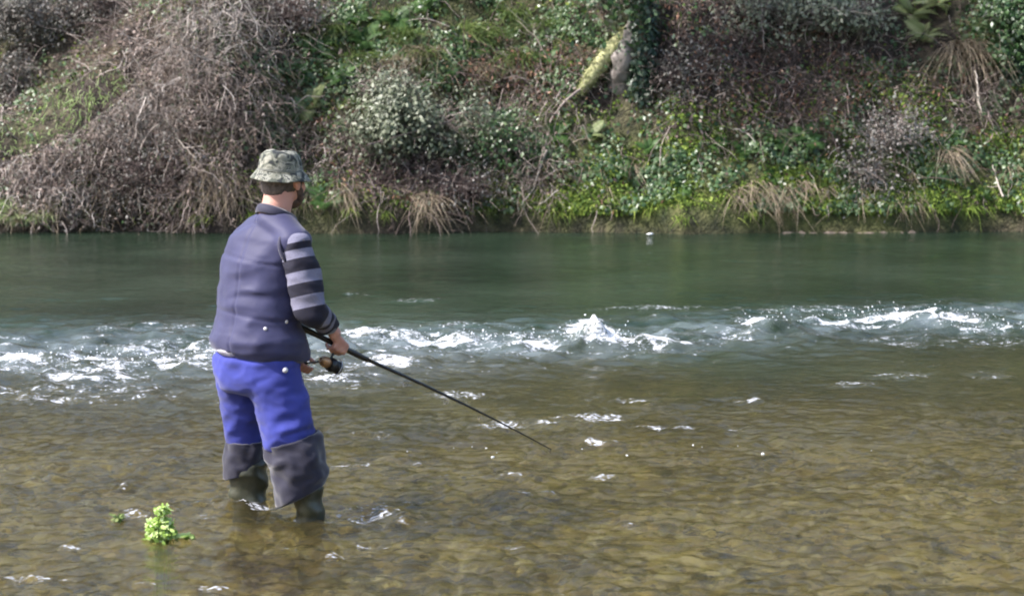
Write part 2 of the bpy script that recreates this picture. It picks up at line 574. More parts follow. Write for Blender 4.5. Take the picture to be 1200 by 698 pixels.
# ------------------------------------------------------------------ water surface
FOAM_GLINTS = [(60, 425, 150, 12, .75), (20, 422, 60, 7, 1.1), (200, 405, 120, 9, .62), (110, 440, 90, 7, .75), (180, 385, 120, 8, .42), (90, 462, 170, 16, .5), (270, 460, 60, 14, .4),
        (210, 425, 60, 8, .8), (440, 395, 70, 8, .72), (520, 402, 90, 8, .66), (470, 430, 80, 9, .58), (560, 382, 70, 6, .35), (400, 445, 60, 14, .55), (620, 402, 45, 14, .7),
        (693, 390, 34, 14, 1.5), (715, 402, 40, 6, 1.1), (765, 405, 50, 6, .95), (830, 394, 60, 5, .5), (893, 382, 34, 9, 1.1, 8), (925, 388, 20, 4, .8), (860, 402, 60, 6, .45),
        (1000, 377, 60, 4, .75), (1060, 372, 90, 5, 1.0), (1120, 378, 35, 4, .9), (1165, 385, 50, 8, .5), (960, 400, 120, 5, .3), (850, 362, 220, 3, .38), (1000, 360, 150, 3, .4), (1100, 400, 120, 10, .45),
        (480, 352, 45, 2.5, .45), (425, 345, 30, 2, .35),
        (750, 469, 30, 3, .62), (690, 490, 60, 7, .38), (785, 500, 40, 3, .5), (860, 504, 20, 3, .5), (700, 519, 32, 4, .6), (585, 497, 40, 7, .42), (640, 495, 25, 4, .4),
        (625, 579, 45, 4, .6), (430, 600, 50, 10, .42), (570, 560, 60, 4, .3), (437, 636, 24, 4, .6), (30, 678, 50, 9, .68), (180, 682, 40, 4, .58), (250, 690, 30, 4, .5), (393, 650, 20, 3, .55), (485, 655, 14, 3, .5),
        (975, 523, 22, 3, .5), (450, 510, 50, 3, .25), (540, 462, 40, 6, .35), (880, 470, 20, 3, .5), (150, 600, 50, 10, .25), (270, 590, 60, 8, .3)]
FOAM_GLINTS = [(b_[0], b_[1], b_[2], b_[3] * .8, b_[4] + .22) + tuple(b_[5:]) if b_[1] > 452 and b_[0] > 300 or b_[1] > 560 else b_ for b_ in FOAM_GLINTS]  # near entries: pale patches painted as foam in place of sky glints
FOAM_GLINTS += [(288, 593, 30, 4.5, .75), (366, 603, 32, 4.5, .75), (405, 548, 40, 4, .5), (460, 588, 60, 5, .62), (400, 606, 45, 4, .7), (452, 612, 40, 4, .6), (250, 604, 30, 4, .55), (225, 590, 24, 3, .5), (90, 640, 30, 3, .45), (335, 645, 30, 3, .5),
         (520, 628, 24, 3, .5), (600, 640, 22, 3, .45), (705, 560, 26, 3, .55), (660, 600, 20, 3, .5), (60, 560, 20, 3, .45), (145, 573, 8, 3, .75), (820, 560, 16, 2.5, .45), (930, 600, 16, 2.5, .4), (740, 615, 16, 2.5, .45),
         (560, 520, 30, 3, .5), (500, 545, 24, 3, .5), (1060, 440, 40, 5, .5), (1160, 440, 30, 6, .5), (1000, 450, 30, 4, .4)]  # wake foam at the legs, and more sky glints painted on the shallows
W1 = spectrum(31, .35, 3.0, 1.9)
W2 = spectrum(32, 1.2, 9.0, 1.7, 1.0, .75)
W3 = spectrum(33, 3.0, 20.0, 1.4)
W4 = spectrum(35, 6.0, 19.0, .8)
FN = spectrum(34, .8, 14.0, 1.1, 1.3, .8)


def water_h(x, y, foam_glint):
    yb = np.interp(x, [-4.5, 0, 2.7, 6], [11.7, 12.3, 13.6, 14.2])
    rap = np.exp(-((y - yb) / np.interp(x, [-3, 3], [1.45, 1.0])) ** 2)
    near = sstep(11.0, 9.0, y)
    far = sstep(14, 16, y)
    pat = .55 + .55 * np.clip(samp(N_PATCH, x * .8, y) + .5, 0, 2)
    a1 = .0022 + .0014 * near + .014 * rap
    a2 = (.0016 + .0016 * near) * pat + .011 * rap + .010 * np.minimum(foam_glint, 1) * near
    a3 = .0002 + .0018 * near * pat + .002 * np.minimum(foam_glint, 1) * near + .004 * rap
    h = (.0021 * near * pat + .0015 * sstep(16, 9, y)) * samp(W4, x, y * .8) + a1 * samp(W1, x, y) + a2 * samp(W2, x + 1.7, y + .4) + a3 * samp(W3, x * .9 + y * .3, y)
    h = h + .025 * np.minimum(foam_glint, 1.2) * (.5 + .5 * samp(W2, x * 1.3, y)) * (y > 9.5)
    # standing wave that breaks in the middle, and ripples round the legs and the weed
    s0 = G(692, 402)
    h = h + .11 * np.exp(-(((x - s0.x) / .16) ** 2 + ((y - s0.y) / .22) ** 2)) * (1 + .35 * samp(W3, x, y))
    s1 = G(905, 388)
    h = h + .05 * np.exp(-(((x - s1.x) / .25) ** 2 + ((y - s1.y) / .3) ** 2))
    for (qx, qy, am) in ((-.86, 7.42, .009), (-1.1, 7.64, .008), (-1.31, 7.1, .002)):
        rr_ = np.sqrt((x - qx) ** 2 + (y - qy) ** 2)
        h = h + am * np.cos(rr_ * 55) * np.exp(-rr_ / .28)
    return h


xw = np.concatenate([np.linspace(-60, -6.2, 50, endpoint=False), np.arange(-6.2, 6.2, .021), np.linspace(6.2, 60, 50)])
yw = np.concatenate([np.linspace(2.2, 5.4, 60, endpoint=False), np.arange(5.4, 10, .016), np.arange(10, 15.4, .019), np.arange(15.4, 22.9, .045)])
X, Y = np.meshgrid(xw, yw)
pxw, pyw = proj(X, Y, X * 0)
fo = mask(pxw, pyw, FOAM_GLINTS)
ZW = water_h(X, Y, fo)
nr, nc = X.shape
idx = np.arange(nr * nc).reshape(nr, nc)
g = Geo()
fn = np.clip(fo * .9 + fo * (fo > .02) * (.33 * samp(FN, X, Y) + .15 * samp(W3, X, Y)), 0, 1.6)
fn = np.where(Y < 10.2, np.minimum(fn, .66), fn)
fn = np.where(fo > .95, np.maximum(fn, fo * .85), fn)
# stray foam flecks in the rapid
yb = np.interp(X, [-4.5, 0, 2.7, 6], [11.7, 12.3, 13.6, 14.2])
rap = np.exp(-((Y - yb) / 1.3) ** 2)
fn = np.maximum(fn, rap ** .7 * np.clip(.42 * samp(W3, X * .5 + 2, Y) + .30 * samp(FN, X, Y * 1.2) - .20, 0, .85) * np.interp(X, [-1, 1.5], [1, .62]))
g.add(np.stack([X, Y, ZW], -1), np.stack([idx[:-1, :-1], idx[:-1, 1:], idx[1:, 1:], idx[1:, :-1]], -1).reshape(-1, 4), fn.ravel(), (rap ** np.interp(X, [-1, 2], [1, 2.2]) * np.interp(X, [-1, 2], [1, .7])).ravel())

m, n, l, b = newmat('river_water')
n.remove(b)
out = n['Material Output']
geo = n.new('ShaderNodeNewGeometry')
sep = n.new('ShaderNodeSeparateXYZ'); l.new(geo.outputs['Position'], sep.inputs[0])


def nmath(op, a, b_=None, c=None, clamp=False):
    q = n.new('ShaderNodeMath'); q.operation = op; q.use_clamp = clamp
    for i, v in enumerate((a, b_, c)):
        if v is None:
            continue
        if isinstance(v, (int, float)):
            q.inputs[i].default_value = v
        else:
            l.new(v, q.inputs[i])
    return q.outputs[0]


mp = n.new('ShaderNodeMapping'); mp.inputs['Scale'].default_value = (1, 1.25, 1)
l.new(geo.outputs['Position'], mp.inputs[0])
nb = n.new('ShaderNodeTexNoise'); nb.inputs['Scale'].default_value = 13; nb.inputs['Detail'].default_value = 5; nb.inputs['Roughness'].default_value = .6
l.new(mp.outputs[0], nb.inputs['Vector'])
bp = n.new('ShaderNodeBump'); bp.inputs['Distance'].default_value = .02; bp.inputs['Strength'].default_value = .35
l.new(nb.outputs[0], bp.inputs['Height'])
# depth of clear water: shallow near the shore, green body of water further out (suspended matter)
murk = n.new('ShaderNodeMapRange'); murk.inputs['From Min'].default_value = 7.5; murk.inputs['From Max'].default_value = 16.0
murk.inputs['To Min'].default_value = .32; murk.inputs['To Max'].default_value = .96
murk.interpolation_type = 'SMOOTHSTEP'
lown = n.new('ShaderNodeTexNoise'); lown.inputs['Scale'].default_value = .5; lown.inputs['Detail'].default_value = 3
l.new(geo.outputs['Position'], lown.inputs['Vector'])
yv = nmath('ADD', sep.outputs[1], nmath('MULTIPLY', nmath('SUBTRACT', lown.outputs[0], .5), 3.0))
l.new(yv, murk.inputs['Value'])
body = n.new('ShaderNodeBsdfDiffuse')
rb = ramp(n, [(.35, .013, .026, .015), (.65, .028, .047, .030)])
l.new(lown.outputs[0], rb.inputs[0])
# bubbles carried in the rapid make the water itself paler
atr = n.new('ShaderNodeAttribute'); atr.attribute_name = 'tt'
nae = n.new('ShaderNodeTexNoise'); nae.inputs['Scale'].default_value = 3.5; nae.inputs['Detail'].default_value = 5
l.new(mp.outputs[0], nae.inputs['Vector'])
aer = nmath('MULTIPLY', atr.outputs['Fac'], nmath('MULTIPLY', nmath('SUBTRACT', nae.outputs[0], .33), 1.9, clamp=True))
# stirred-up silt over the shallows, clearer green water beyond
silt = n.new('ShaderNodeMix'); silt.data_type = 'RGBA'; silt.inputs[7].default_value = (.060, .052, .025, 1)
sr = n.new('ShaderNodeMapRange'); sr.inputs['From Min'].default_value = 13.0; sr.inputs['From Max'].default_value = 8.5
l.new(yv, sr.inputs['Value']); l.new(sr.outputs[0], silt.inputs[0]); l.new(rb.outputs[0], silt.inputs[6])
mxb = n.new('ShaderNodeMix'); mxb.data_type = 'RGBA'; mxb.inputs[7].default_value = (.24, .29, .32, 1)
l.new(aer, mxb.inputs[0]); l.new(silt.outputs[2], mxb.inputs[6]); l.new(mxb.outputs[2], body.inputs[0])
tr = n.new('ShaderNodeBsdfTransparent'); tr.inputs[0].default_value = (.80, .82, .62, 1)
rf = n.new('ShaderNodeBsdfRefraction'); rf.inputs['IOR'].default_value = 1.33; rf.inputs['Roughness'].default_value = .09
rf.inputs['Color'].default_value = (.80, .82, .62, 1)
l.new(bp.outputs[0], rf.inputs['Normal'])
m1 = n.new('ShaderNodeMixShader'); m1.inputs[0].default_value = .65
l.new(tr.outputs[0], m1.inputs[1]); l.new(rf.outputs[0], m1.inputs[2])
m2 = n.new('ShaderNodeMixShader'); l.new(nmath('MAXIMUM', murk.outputs[0], nmath('MULTIPLY', aer, .9)), m2.inputs[0]); l.new(m1.outputs[0], m2.inputs[1]); l.new(body.outputs[0], m2.inputs[2])
gl = n.new('ShaderNodeBsdfGlossy'); gl.inputs['Roughness'].default_value = .05
l.new(bp.outputs[0], gl.inputs['Normal'])
fr = n.new('ShaderNodeFresnel'); fr.inputs['IOR'].default_value = 1.33; l.new(bp.outputs[0], fr.inputs['Normal'])
m3 = n.new('ShaderNodeMixShader'); l.new(fr.outputs[0], m3.inputs[0]); l.new(m2.outputs[0], m3.inputs[1]); l.new(gl.outputs[0], m3.inputs[2])
foam_glint = n.new('ShaderNodeBsdfDiffuse'); foam_glint.inputs[0].default_value = (.70, .73, .78, 1)  # white of the real foam and of the glints painted on the shallows
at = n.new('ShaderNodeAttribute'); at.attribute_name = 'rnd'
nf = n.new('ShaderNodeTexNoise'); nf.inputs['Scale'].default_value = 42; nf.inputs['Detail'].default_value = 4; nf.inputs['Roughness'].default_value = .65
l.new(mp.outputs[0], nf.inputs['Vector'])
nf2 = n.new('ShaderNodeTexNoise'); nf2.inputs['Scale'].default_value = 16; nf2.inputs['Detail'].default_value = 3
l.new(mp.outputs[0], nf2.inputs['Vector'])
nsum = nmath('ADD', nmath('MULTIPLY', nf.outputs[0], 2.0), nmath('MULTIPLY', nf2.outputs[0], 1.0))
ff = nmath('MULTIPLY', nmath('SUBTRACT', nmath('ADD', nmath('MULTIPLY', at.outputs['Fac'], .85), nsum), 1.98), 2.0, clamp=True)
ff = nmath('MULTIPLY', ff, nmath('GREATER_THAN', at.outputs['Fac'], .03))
m4 = n.new('ShaderNodeMixShader'); l.new(nmath('MULTIPLY', ff, .86), m4.inputs[0]); l.new(m3.outputs[0], m4.inputs[1]); l.new(foam_glint.outputs[0], m4.inputs[2])
l.new(m4.outputs[0], out.inputs[0])
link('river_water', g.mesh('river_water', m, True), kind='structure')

# droplets thrown up by the rapid; white dots standing for glints in the shallows
M['spray'] = solid('spray', (.85, .87, .9), .3, .5, .05)
g = Geo()
dp = []
for (cx, cy, rx, hz, k) in ((692, 398, 26, .14, 60), (715, 402, 30, .08, 60), (905, 385, 30, .10, 60), (1060, 374, 80, .07, 130), (560, 400, 130, .05, 120), (150, 425, 150, .06, 160), (1150, 385, 50, .06, 60), (680, 535, 200, .02, 14)):
    for _ in range(k):
        a = G(cx + rng.normal() * rx * .6, cy + rng.normal() * 4)
        dp.append((a.x, a.y, a.z + .02 + abs(rng.normal()) * hz * .5))
dp = np.array(dp)
blobs_geo(g, dp, .002 + .0045 * rng.random(len(dp)) ** 2, rng, 1.0)
link('droplets_and_glints', g.mesh('droplets_and_glints', M['spray'], True), kind='stuff')
# ------------------------------------------------------------------ ground cover of the bank (uncountable: stuff)
def scatter(n, blobs, r, base=0.0, patch=None, ymax=28.5, avoid=None, dark=1.0):
    out = []
    got = 0
    while got < n:
        k = 60000
        x = (r.random(k) - .5) * 25 - 1.0
        y = 22.0 + r.random(k) ** 1.25 * (ymax - 22)
        nn = bank_n(x, y)
        z = bank_z(x, y)
        px, py = proj(x, y, z)
        outside = (px < -60) | (px > 1260) | (py < -25)
        w = mask(px, py, blobs) + base
        if avoid:
            w = w * (1 - .85 * mask(px, py, avoid))
        if blobs is not R_LIME:
            w = w * (1 - .93 * np.clip(mask(px, py, R_LIME) * 1.6, 0, 1))
        w = np.where(outside, .3, w)
        if patch is not None:
            w = w * np.clip(.55 + .75 * samp(patch, x, y * .8 + z), .04, 1.6)
        w = w / np.maximum(nn[:, 2], .3) * .35
        ok = (r.random(k) < w) & (z > np.where(px > 380, .22, .06))
        out.append(np.concatenate([np.stack([x, y, z], -1)[ok], nn[ok]], 1))
        got += ok.sum()
    o = np.concatenate(out)[:n]
    return o[:, :3], o[:, 3:]


def rj(p, r, s):
    return p + r.standard_normal(p.shape) * s


OUTW = np.array([0, -1, .25])
g = Geo()
p, nn = scatter(50400, R_GREEN + [(b_[0], b_[1], b_[2], b_[3], b_[4] * .5) for b_ in R_MOSS], rng, .12, N_PATCH, avoid=R_LIME + R_DARK)
leaves(g, p + nn * (.02 + .10 * rng.random((len(p), 1))), nn + rj(OUTW * .5 + 0 * p, rng, .55), .03 + .045 * rng.random(len(p)), rng, .9, .8, 'lobed')
link('ivy_ground_cover', g.mesh('ivy_ground_cover', M['ivy']), kind='stuff')
g = Geo()
p, nn = scatter(96000, R_MOSS, rng, .03, N_PATCH2)
leaves(g, p + nn * (.01 + .05 * rng.random((len(p), 1))), nn + rj(OUTW * .3 + 0 * p, rng, .6), .025 + .04 * rng.random(len(p)), rng, .7, 1.2)
blades(g, p[:16000], rj(nn[:16000] * .6 + np.array([0, -.3, 0]), rng, .5), .05 + .10 * rng.random(16000), .008, rng, 1.0, 4)
link('moss_cover', g.mesh('moss_cover', M['moss']), kind='stuff')
g = Geo()
p, nn = scatter(24000, R_RED + R_DARK + R_DRY, rng, .10, None)
leaves(g, p + nn * (.01 + .06 * rng.random((len(p), 1))), nn + rj(0 * p, rng, .6), .03 + .05 * rng.random(len(p)), rng, .6, .6)
link('leaf_litter', g.mesh('leaf_litter', M['litter']), kind='stuff')
g = Geo()
p, nn = scatter(10800, R_RED, rng, .02, N_PATCH2)
leaves(g, p + nn * (.03 + .16 * rng.random((len(p), 1))), nn + rj(0 * p, rng, .7), .03 + .05 * rng.random(len(p)), rng, .35, 1.0)
link('dead_bracken_cover', g.mesh('dead_bracken_cover', M['bracken']), kind='stuff')
g = Geo()
p, nn = scatter(20000, R_LIME, rng, 0, None)
blades(g, p, rj(np.array([.1, -.2, 1]) + 0 * p, rng, .35), .08 + .14 * rng.random(len(p)), .011, rng, .9)
link('lime_grass', g.mesh('lime_grass', M['limegrass']), kind='stuff')
g = Geo()
p, nn = scatter(14400, R_GREEN, rng, .04, N_PATCH2, avoid=R_DARK)
blades(g, p, rj(nn * .5 + np.array([0, -.2, .6]), rng, .35), .10 + .22 * rng.random(len(p)), .011, rng, 1.1)
link('green_grass', g.mesh('green_grass', M['grass']), kind='stuff')
g = Geo()
p, nn = scatter(10800, R_DRY, rng, .05, N_PATCH)
blades(g, p, rj(nn * .7 + np.array([0, -.3, .2]), rng, .4), .12 + .25 * rng.random(len(p)), .009, rng, 1.3)
link('dry_grass', g.mesh('dry_grass', M['straw']), kind='stuff')
g = Geo()
p, nn = scatter(3600, R_DRY + R_RED + R_DARK, rng, .12, None)
Pn = wander(rng, p + nn * .04, rj(nn * .5 + np.array([0, -.1, -.1]), rng, .8), .25 + .6 * rng.random(len(p)), 7, .3, .10)
tubes(g, Pn, (.0025 + .004 * rng.random((len(p), 1)) ** 2) * np.linspace(1, .4, 7)[None], 3, rng)
link('scattered_twigs', g.mesh('scattered_twigs', M['twig']), kind='stuff')
g = Geo()
p, nn = scatter(3600, R_DARK + R_RED, rng, .10, None)
Pn = wander(rng, p + nn * .03, rj(nn * .6 + np.array([0, -.1, -.1]), rng, .8), .3 + .6 * rng.random(len(p)), 7, .3, .10)
tubes(g, Pn, (.003 + .006 * rng.random((len(p), 1)) ** 2) * np.linspace(1, .4, 7)[None], 3, rng)
link('dark_twigs', g.mesh('dark_twigs', M['dktwig']), kind='stuff')
g = Geo()
p, nn = scatter(1800, R_GREY + R_DRY + R_GREEN, rng, .30, N_PATCH2)
leaves(g, p + nn * (.06 + .12 * rng.random((len(p), 1))), rj(np.array([-.4, -.5, .7]) + 0 * p, rng, .5), .025 + .04 * rng.random(len(p)), rng, .7, .4, 'oval')
link('pale_bramble_leaves', g.mesh('pale_bramble_leaves', M['greyleaf']), kind='stuff')
# roots and dead stems hanging over the undercut edge of the water
g = Geo()
x = (rng.random(9000) - .5) * 15
x = x[rng.random(9000) < np.clip(samp(N_PATCH, x * 1.0, x * 0) * .4 - .05 - .2 * sstep(.5, 2.0, x), 0.0, .4)]
y = 22.0 + .14 * samp(N_LOW, x + 3.0, x * 0 + 1.0) + .12 + .12 * rng.random(len(x))
p = np.stack([x, y, bank_z(x, y) + .03], -1)
Pn = wander(rng, p, rj(np.array([0, -1.2, .1]) + 0 * p, rng, .4), .18 + .22 * rng.random(len(p)), 7, .22, .42)
tubes(g, Pn, (.002 + .003 * rng.random((len(p), 1)) ** 2) * np.linspace(1, .4, 7)[None], 3, rng)
blades(g, p, rj(np.array([0, -1.0, .2]) + 0 * p, rng, .4), .12 + .22 * rng.random(len(p)), .008, rng, 1.9)
link('overhanging_stems', g.mesh('overhanging_stems', M['straw']), kind='stuff')
g = Geo()
x = (rng.random(4200) - .5) * 15
y = 22.0 + .14 * samp(N_LOW, x + 3.0, x * 0 + 1.0) + .10 + .16 * rng.random(len(x))
p = np.stack([x, y, bank_z(x, y) + .02], -1)
blades(g, p, rj(np.array([0, -.8, .3]) + 0 * p, rng, .4), .04 + .07 * rng.random(len(p)), .009, rng, 1.7)
leaves(g, p + rj(np.array([0, -.04, .0]) + 0 * p, rng, .03), rj(np.array([0, -1, .5]) + 0 * p, rng, .5), .02 + .03 * rng.random(len(p)), rng, .7, 1.0)
link('overhanging_moss', g.mesh('overhanging_moss', M['moss']), kind='stuff')


# ------------------------------------------------------------------ plants as things
def at(px, py, off=0.0):
    h = hit(px, py)
    nn = bank_n(np.array([h[0]]), np.array([h[1]]))[0]
    return h + nn * off, nn


def ellip(r, n, rad):
    v = unit(r.standard_normal((n, 3))) * (r.random((n, 1)) ** .45)
    return v * np.array(rad)


def shrub(px, py, rad, leafm, nleaf, size, label, r, twigm='twig', nbr=46, lift=.25, shape='oval', clump=26, group=None, name='shrub', spread=.17, asp=.6, nrm_out=None):
    base, nn = at(px, py)
    root = link(name, None, loc=tuple(base), label=label, cat='shrub', group=group)
    c = nn * lift * np.array([1, 1, .7]) + np.array([0, 0, .05])
    tips = c + ellip(r, nbr, np.array(rad) * .92)
    g = Geo()
    s = np.linspace(0, 1, 9)[None, :, None]
    st_ = (r.random((nbr, 3)) - .5) * np.array([rad[0] * .9, .1, .1])
    Pn = st_[:, None] * (1 - s) + tips[:, None] * s + np.sin(s * math.pi) * r.standard_normal((nbr, 1, 3)) * .09 + r.standard_normal((nbr, 9, 3)) * .012
    tubes(g, Pn, (.006 + .006 * r.random((nbr, 1))) * np.linspace(1, .3, 9)[None], 4, r)
    k = nbr * 4
    src = Pn[r.integers(0, nbr, k), r.integers(4, 9, k)]
    P2 = wander(r, src, src - c + r.standard_normal((k, 3)) * .15, .18 + .25 * r.random(k), 6, .3, .03)
    tubes(g, P2, (.0025 + .002 * r.random((k, 1))) * np.linspace(1, .4, 6)[None], 3, r)
    link('branches', g.mesh('branches', M[twigm], True), root)
    g = Geo()
    cc = c + ellip(r, clump, np.array(rad))
    cc = np.concatenate([cc, P2[r.integers(0, k, clump), 5]])
    q = cc[r.integers(0, len(cc), nleaf)] + r.standard_normal((nleaf, 3)) * spread * (0.35 + .65 * r.random((nleaf, 1)))
    leaves(g, q, (q - c) * 1.2 + np.array([0, -.25, .35]) + r.standard_normal((nleaf, 3)) * .5, size * (.6 + .7 * r.random(nleaf)), r, asp, .7, shape)
    link('foliage', g.mesh('foliage', M[leafm]), root)
    return root


r2_ = np.random.default_rng(21)
shrub(496, 158, (.86, .36, .36), 'greyleaf', 6400, .056, 'broad grey-green leafy shrub sprawling over the middle of the bank', r2_, lift=.33)
shrub(450, 120, (.40, .25, .18), 'greyleaf', 1500, .040, 'low grey leafy shrub just above and left of the broad grey-green one', r2_, lift=.25)
shrub(55, 30, (.75, .35, .42), 'dkgreyleaf', 4000, .052, 'pale speckled shrub in the upper left corner of the bank', r2_, lift=.3)
shrub(25, 110, (.45, .30, .35), 'dkgreyleaf', 2000, .050, 'speckled grey shrub at the left edge above the grass strip', r2_, lift=.25)
shrub(140, 20, (.40, .35, .35), 'dkgreyleaf', 1300, .038, 'thin twiggy shrub beside the dark hollow, upper left', r2_, twigm='dktwig', lift=.25, nbr=80)
shrub(338, 30, (.45, .30, .30), 'dkgreyleaf', 1300, .036, 'sparse dark twiggy shrub right of the tall dry vine curtain', r2_, twigm='dktwig', nbr=80)
shrub(985, 32, (.62, .28, .20), 'greyleaf', 2000, .055, 'pale leafed shrub along the top of the right half of the bank', r2_, lift=.28)
shrub(880, 18, (.35, .25, .24), 'greyleaf', 1500, .045, 'small pale leafed shrub above the reddish bracken', r2_, lift=.2)
shrub(1040, 165, (.55, .2, .22), 'dkgreyleaf', 1700, .036, 'fine grey-leafed bramble in the middle of the right half of the bank', r2_, lift=.15)
shrub(800, 95, (.40, .22, .38), 'dkgreyleaf', 1500, .036, 'dark bramble right beside the ivy-clad trunk', r2_, twigm='dktwig', lift=.15)
shrub(1180, 50, (.30, .40, .50), 'ivy', 3600, .06, 'dense dark green bush at the right edge of the bank', r2_, lift=.5, shape='lobed', asp=.9)
shrub(600, 185, (.42, .2, .2), 'ivy', 1500, .05, 'green leafy bramble under the roots, centre of the bank', r2_, lift=.15, shape='lobed', asp=.9)
shrub(1010, 215, (.30, .18, .26), 'dkgreyleaf', 1300, .04, 'dark grey-green bushlet low on the mossy bank', r2_, lift=.12)
shrub(200, 215, (.7, .3, .28), 'dkgreyleaf', 900, .035, 'almost leafless bramble low on the left bank', r2_, twigm='dktwig', nbr=110, lift=.2)
shrub(712, 22, (.16, .16, .2), 'greyleaf', 500, .06, 'sprig of pale broad leaves at the top of the mossy root', r2_, lift=.5, nbr=12, clump=8, spread=.08)
shrub(545, 232, (.45, .22, .16), 'dkgreyleaf', 700, .036, 'dark leafless bramble over the water in the centre', r2_, twigm='dktwig', nbr=90, lift=.2)


# ---- ferns: one frond mesh of each kind, copied
def frond_mesh(r, mat, L=.42):
    g = Geo()
    n = 25
    s = np.linspace(0, 1, n)
    c = np.stack([s * 0, s * L * .92, .5 * L * s - .62 * L * s ** 2.2], -1)
    tubes(g, c[None], (np.linspace(.004, .001, n))[None], 3, r)
    for sg in (-1, 1):
        w = .36 * L * np.sin(np.clip(s * 1.02 + .10, 0, 1) * math.pi) ** .8 * .8
        k = np.arange(2, n)
        tip = c[k] + np.stack([sg * w[k], .10 * L * np.ones(len(k)) * .6, -.14 * w[k] - .01 * r.random(len(k))], -1)
        wd = .016 * L
        a = c[k] + np.array([0, -wd, 0])
        bq = c[k] + np.array([0, wd, 0])
        md = (c[k] + tip) / 2 + np.array([0, wd * 1.2, .004])
        md2 = (c[k] + tip) / 2 + np.array([0, -wd * 1.2, .004])
        v = np.stack([a, md2, tip, md, bq], 1).reshape(-1, 3)
        g.add(v, np.arange(len(k))[:, None] * 5 + np.array([[0, 1, 2, 3]]) + 0, .3 + .5 * r.random(), .5)
        g.add(v, np.arange(len(k))[:, None] * 5 + np.array([[0, 3, 4]]), .3 + .5 * r.random(), .5)
    return g.mesh('frond', mat)


fr_green = [frond_mesh(r2_, M['fern'], .40 + .05 * k) for k in range(3)]
fr_pale = [frond_mesh(r2_, M['palefern'], .40 + .05 * k) for k in range(3)]


def fern(px, py, scale, label, group=None, pale=False, n=9):
    b, nn = at(px, py, .01)
    root = link('fern', None, loc=tuple(b), label=label, cat='fern', group=group)
    up = Vector(nn * .7 + np.array([0, -.1, .6])).normalized()
    root.rotation_euler = up.to_track_quat('Z', 'Y').to_euler()
    ms = fr_pale if pale else fr_green
    for i in range(n):
        o = link('frond', ms[i % 3], root)
        o.rotation_euler = (random.uniform(.0, .75), random.uniform(-.2, .2), i * 6.283 / n + random.uniform(-.3, .3))
        s = scale * random.uniform(.7, 1.1)
        o.scale = (s * .75, s * .8, s * .8)


for (a, b_, s) in ((345, 92, .9), (372, 62, 1), (402, 92, .9), (428, 52, 1), (462, 28, 1), (330, 128, .8), (560, 62, .9), (520, 92, .7), (640, 72, .8), (412, 22, .9), (500, 12, .9), (585, 92, .6)):
    fern(a, b_, s, 'green fern on the upper grassy slope of the bank', 'ferns on the upper grassy slope')
for (a, b_, s) in ((835, 172, .7), (872, 182, .8), (908, 168, .8), (945, 172, .9), (1000, 184, .7), (1065, 172, .7), (905, 212, .6), (760, 180, .7), (1120, 170, .7), (1150, 235, .6), (800, 222, .6), (1090, 208, .6), (725, 205, .6)):
    fern(a, b_, s, 'small green fern on the mossy lower right part of the bank', 'ferns on the mossy lower bank')
fern(385, 240, .9, 'fresh green fern at the water just right of the fisherman\'s hat')
fern(652, 162, .8, 'green fern between the hanging vines under the mossy root')
fern(692, 163, .7, 'bright pale fern below the mossy root', pale=True)
fern(365, 128, 1.0, 'pale yellowish fern above the brown path left of the grey shrub', pale=True)
fern(618, 36, .9, 'pale fern near the top of the bank in the centre', pale=True)
for (a, b_, s) in ((1068, 22, 1.1), (1098, 8, 1.1), (1085, 46, 1.0)):
    fern(a, b_, s, 'pale drooping fern near the top right of the bank', 'pale ferns at the top right', pale=True)
fern(22, 258, .8, 'yellowish fern at the waterline in the left corner', pale=True)


# ---- grass tufts and hanging dry tufts
def tuft(px, py, mat, n, L, label, group=None, hang=0.0, width=.011, spread=.07, name='grass_tuft', r=r2_):
    b, nn = at(px, py, .02)
    g = Geo()
    root = r.standard_normal((n, 3)) * np.array([spread, spread * .6, .02])
    d = nn * .7 + np.array([0, -.35 * hang, .9 - hang]) + r.standard_normal((n, 3)) * .33
    blades(g, root, d, L * (.5 + .6 * r.random(n)), width, r, .7 + hang * 1.2, 6)
    return link(name, g.mesh(name, M[mat]), loc=tuple(b), label=label, cat='grass tuft', group=group)


tuft(1132, 58, 'straw', 170, .58, 'long bleached dry grass hanging near the top right of the bank', hang=1.0, name='hanging_grass', spread=.14)
tuft(1112, 180, 'straw', 90, .36, 'whitish dry tuft hanging on the mossy right bank', hang=1.0, name='hanging_grass')
tuft(498, 236, 'straw', 120, .36, 'dry grass tuft hanging over the water in the centre of the bank', hang=.9, name='hanging_grass', spread=.1)
for a, b_ in ((945, 218), (968, 222), (1062, 212), (1185, 200), (738, 200)):
    tuft(a, b_, 'straw', 26, .20, 'small dry tuft hanging low on the mossy right bank', 'dry tufts low on the right bank', hang=1.0, name='hanging_grass', spread=.05)
for a, b_ in ((600, 25), (545, 40), (480, 45), (505, 70), (440, 75), (575, 50), (650, 35), (395, 40), (610, 70)):
    tuft(a, b_, 'grass', 130, .40, 'arching green grass tuft on the upper centre of the bank', 'grass tufts on the upper centre slope', hang=.5, spread=.1)
for a, b_ in ((490, 62), (470, 78), (560, 82)):
    tuft(a, b_, 'straw', 120, .36, 'straw coloured grass tuft on the upper centre slope', 'straw tufts on the upper centre slope', hang=.7, spread=.1)
for a, b_ in ((10, 250), (34, 262), (52, 268), (4, 268)):
    tuft(a, b_, 'limegrass', 60, .26, 'yellow-green grass tuft at the waterline in the left corner', 'yellow-green tufts in the left corner', hang=.2)
for a, b_ in ((410, 262), (450, 268), (570, 262), (655, 262), (760, 262), (800, 264), (880, 262), (1090, 256), (1140, 258), (240, 270), (300, 268)):
    tuft(a, b_ - 8, 'moss', 40, .12, 'short mossy tuft overhanging the dark waterline', 'mossy tufts along the waterline', hang=.9)


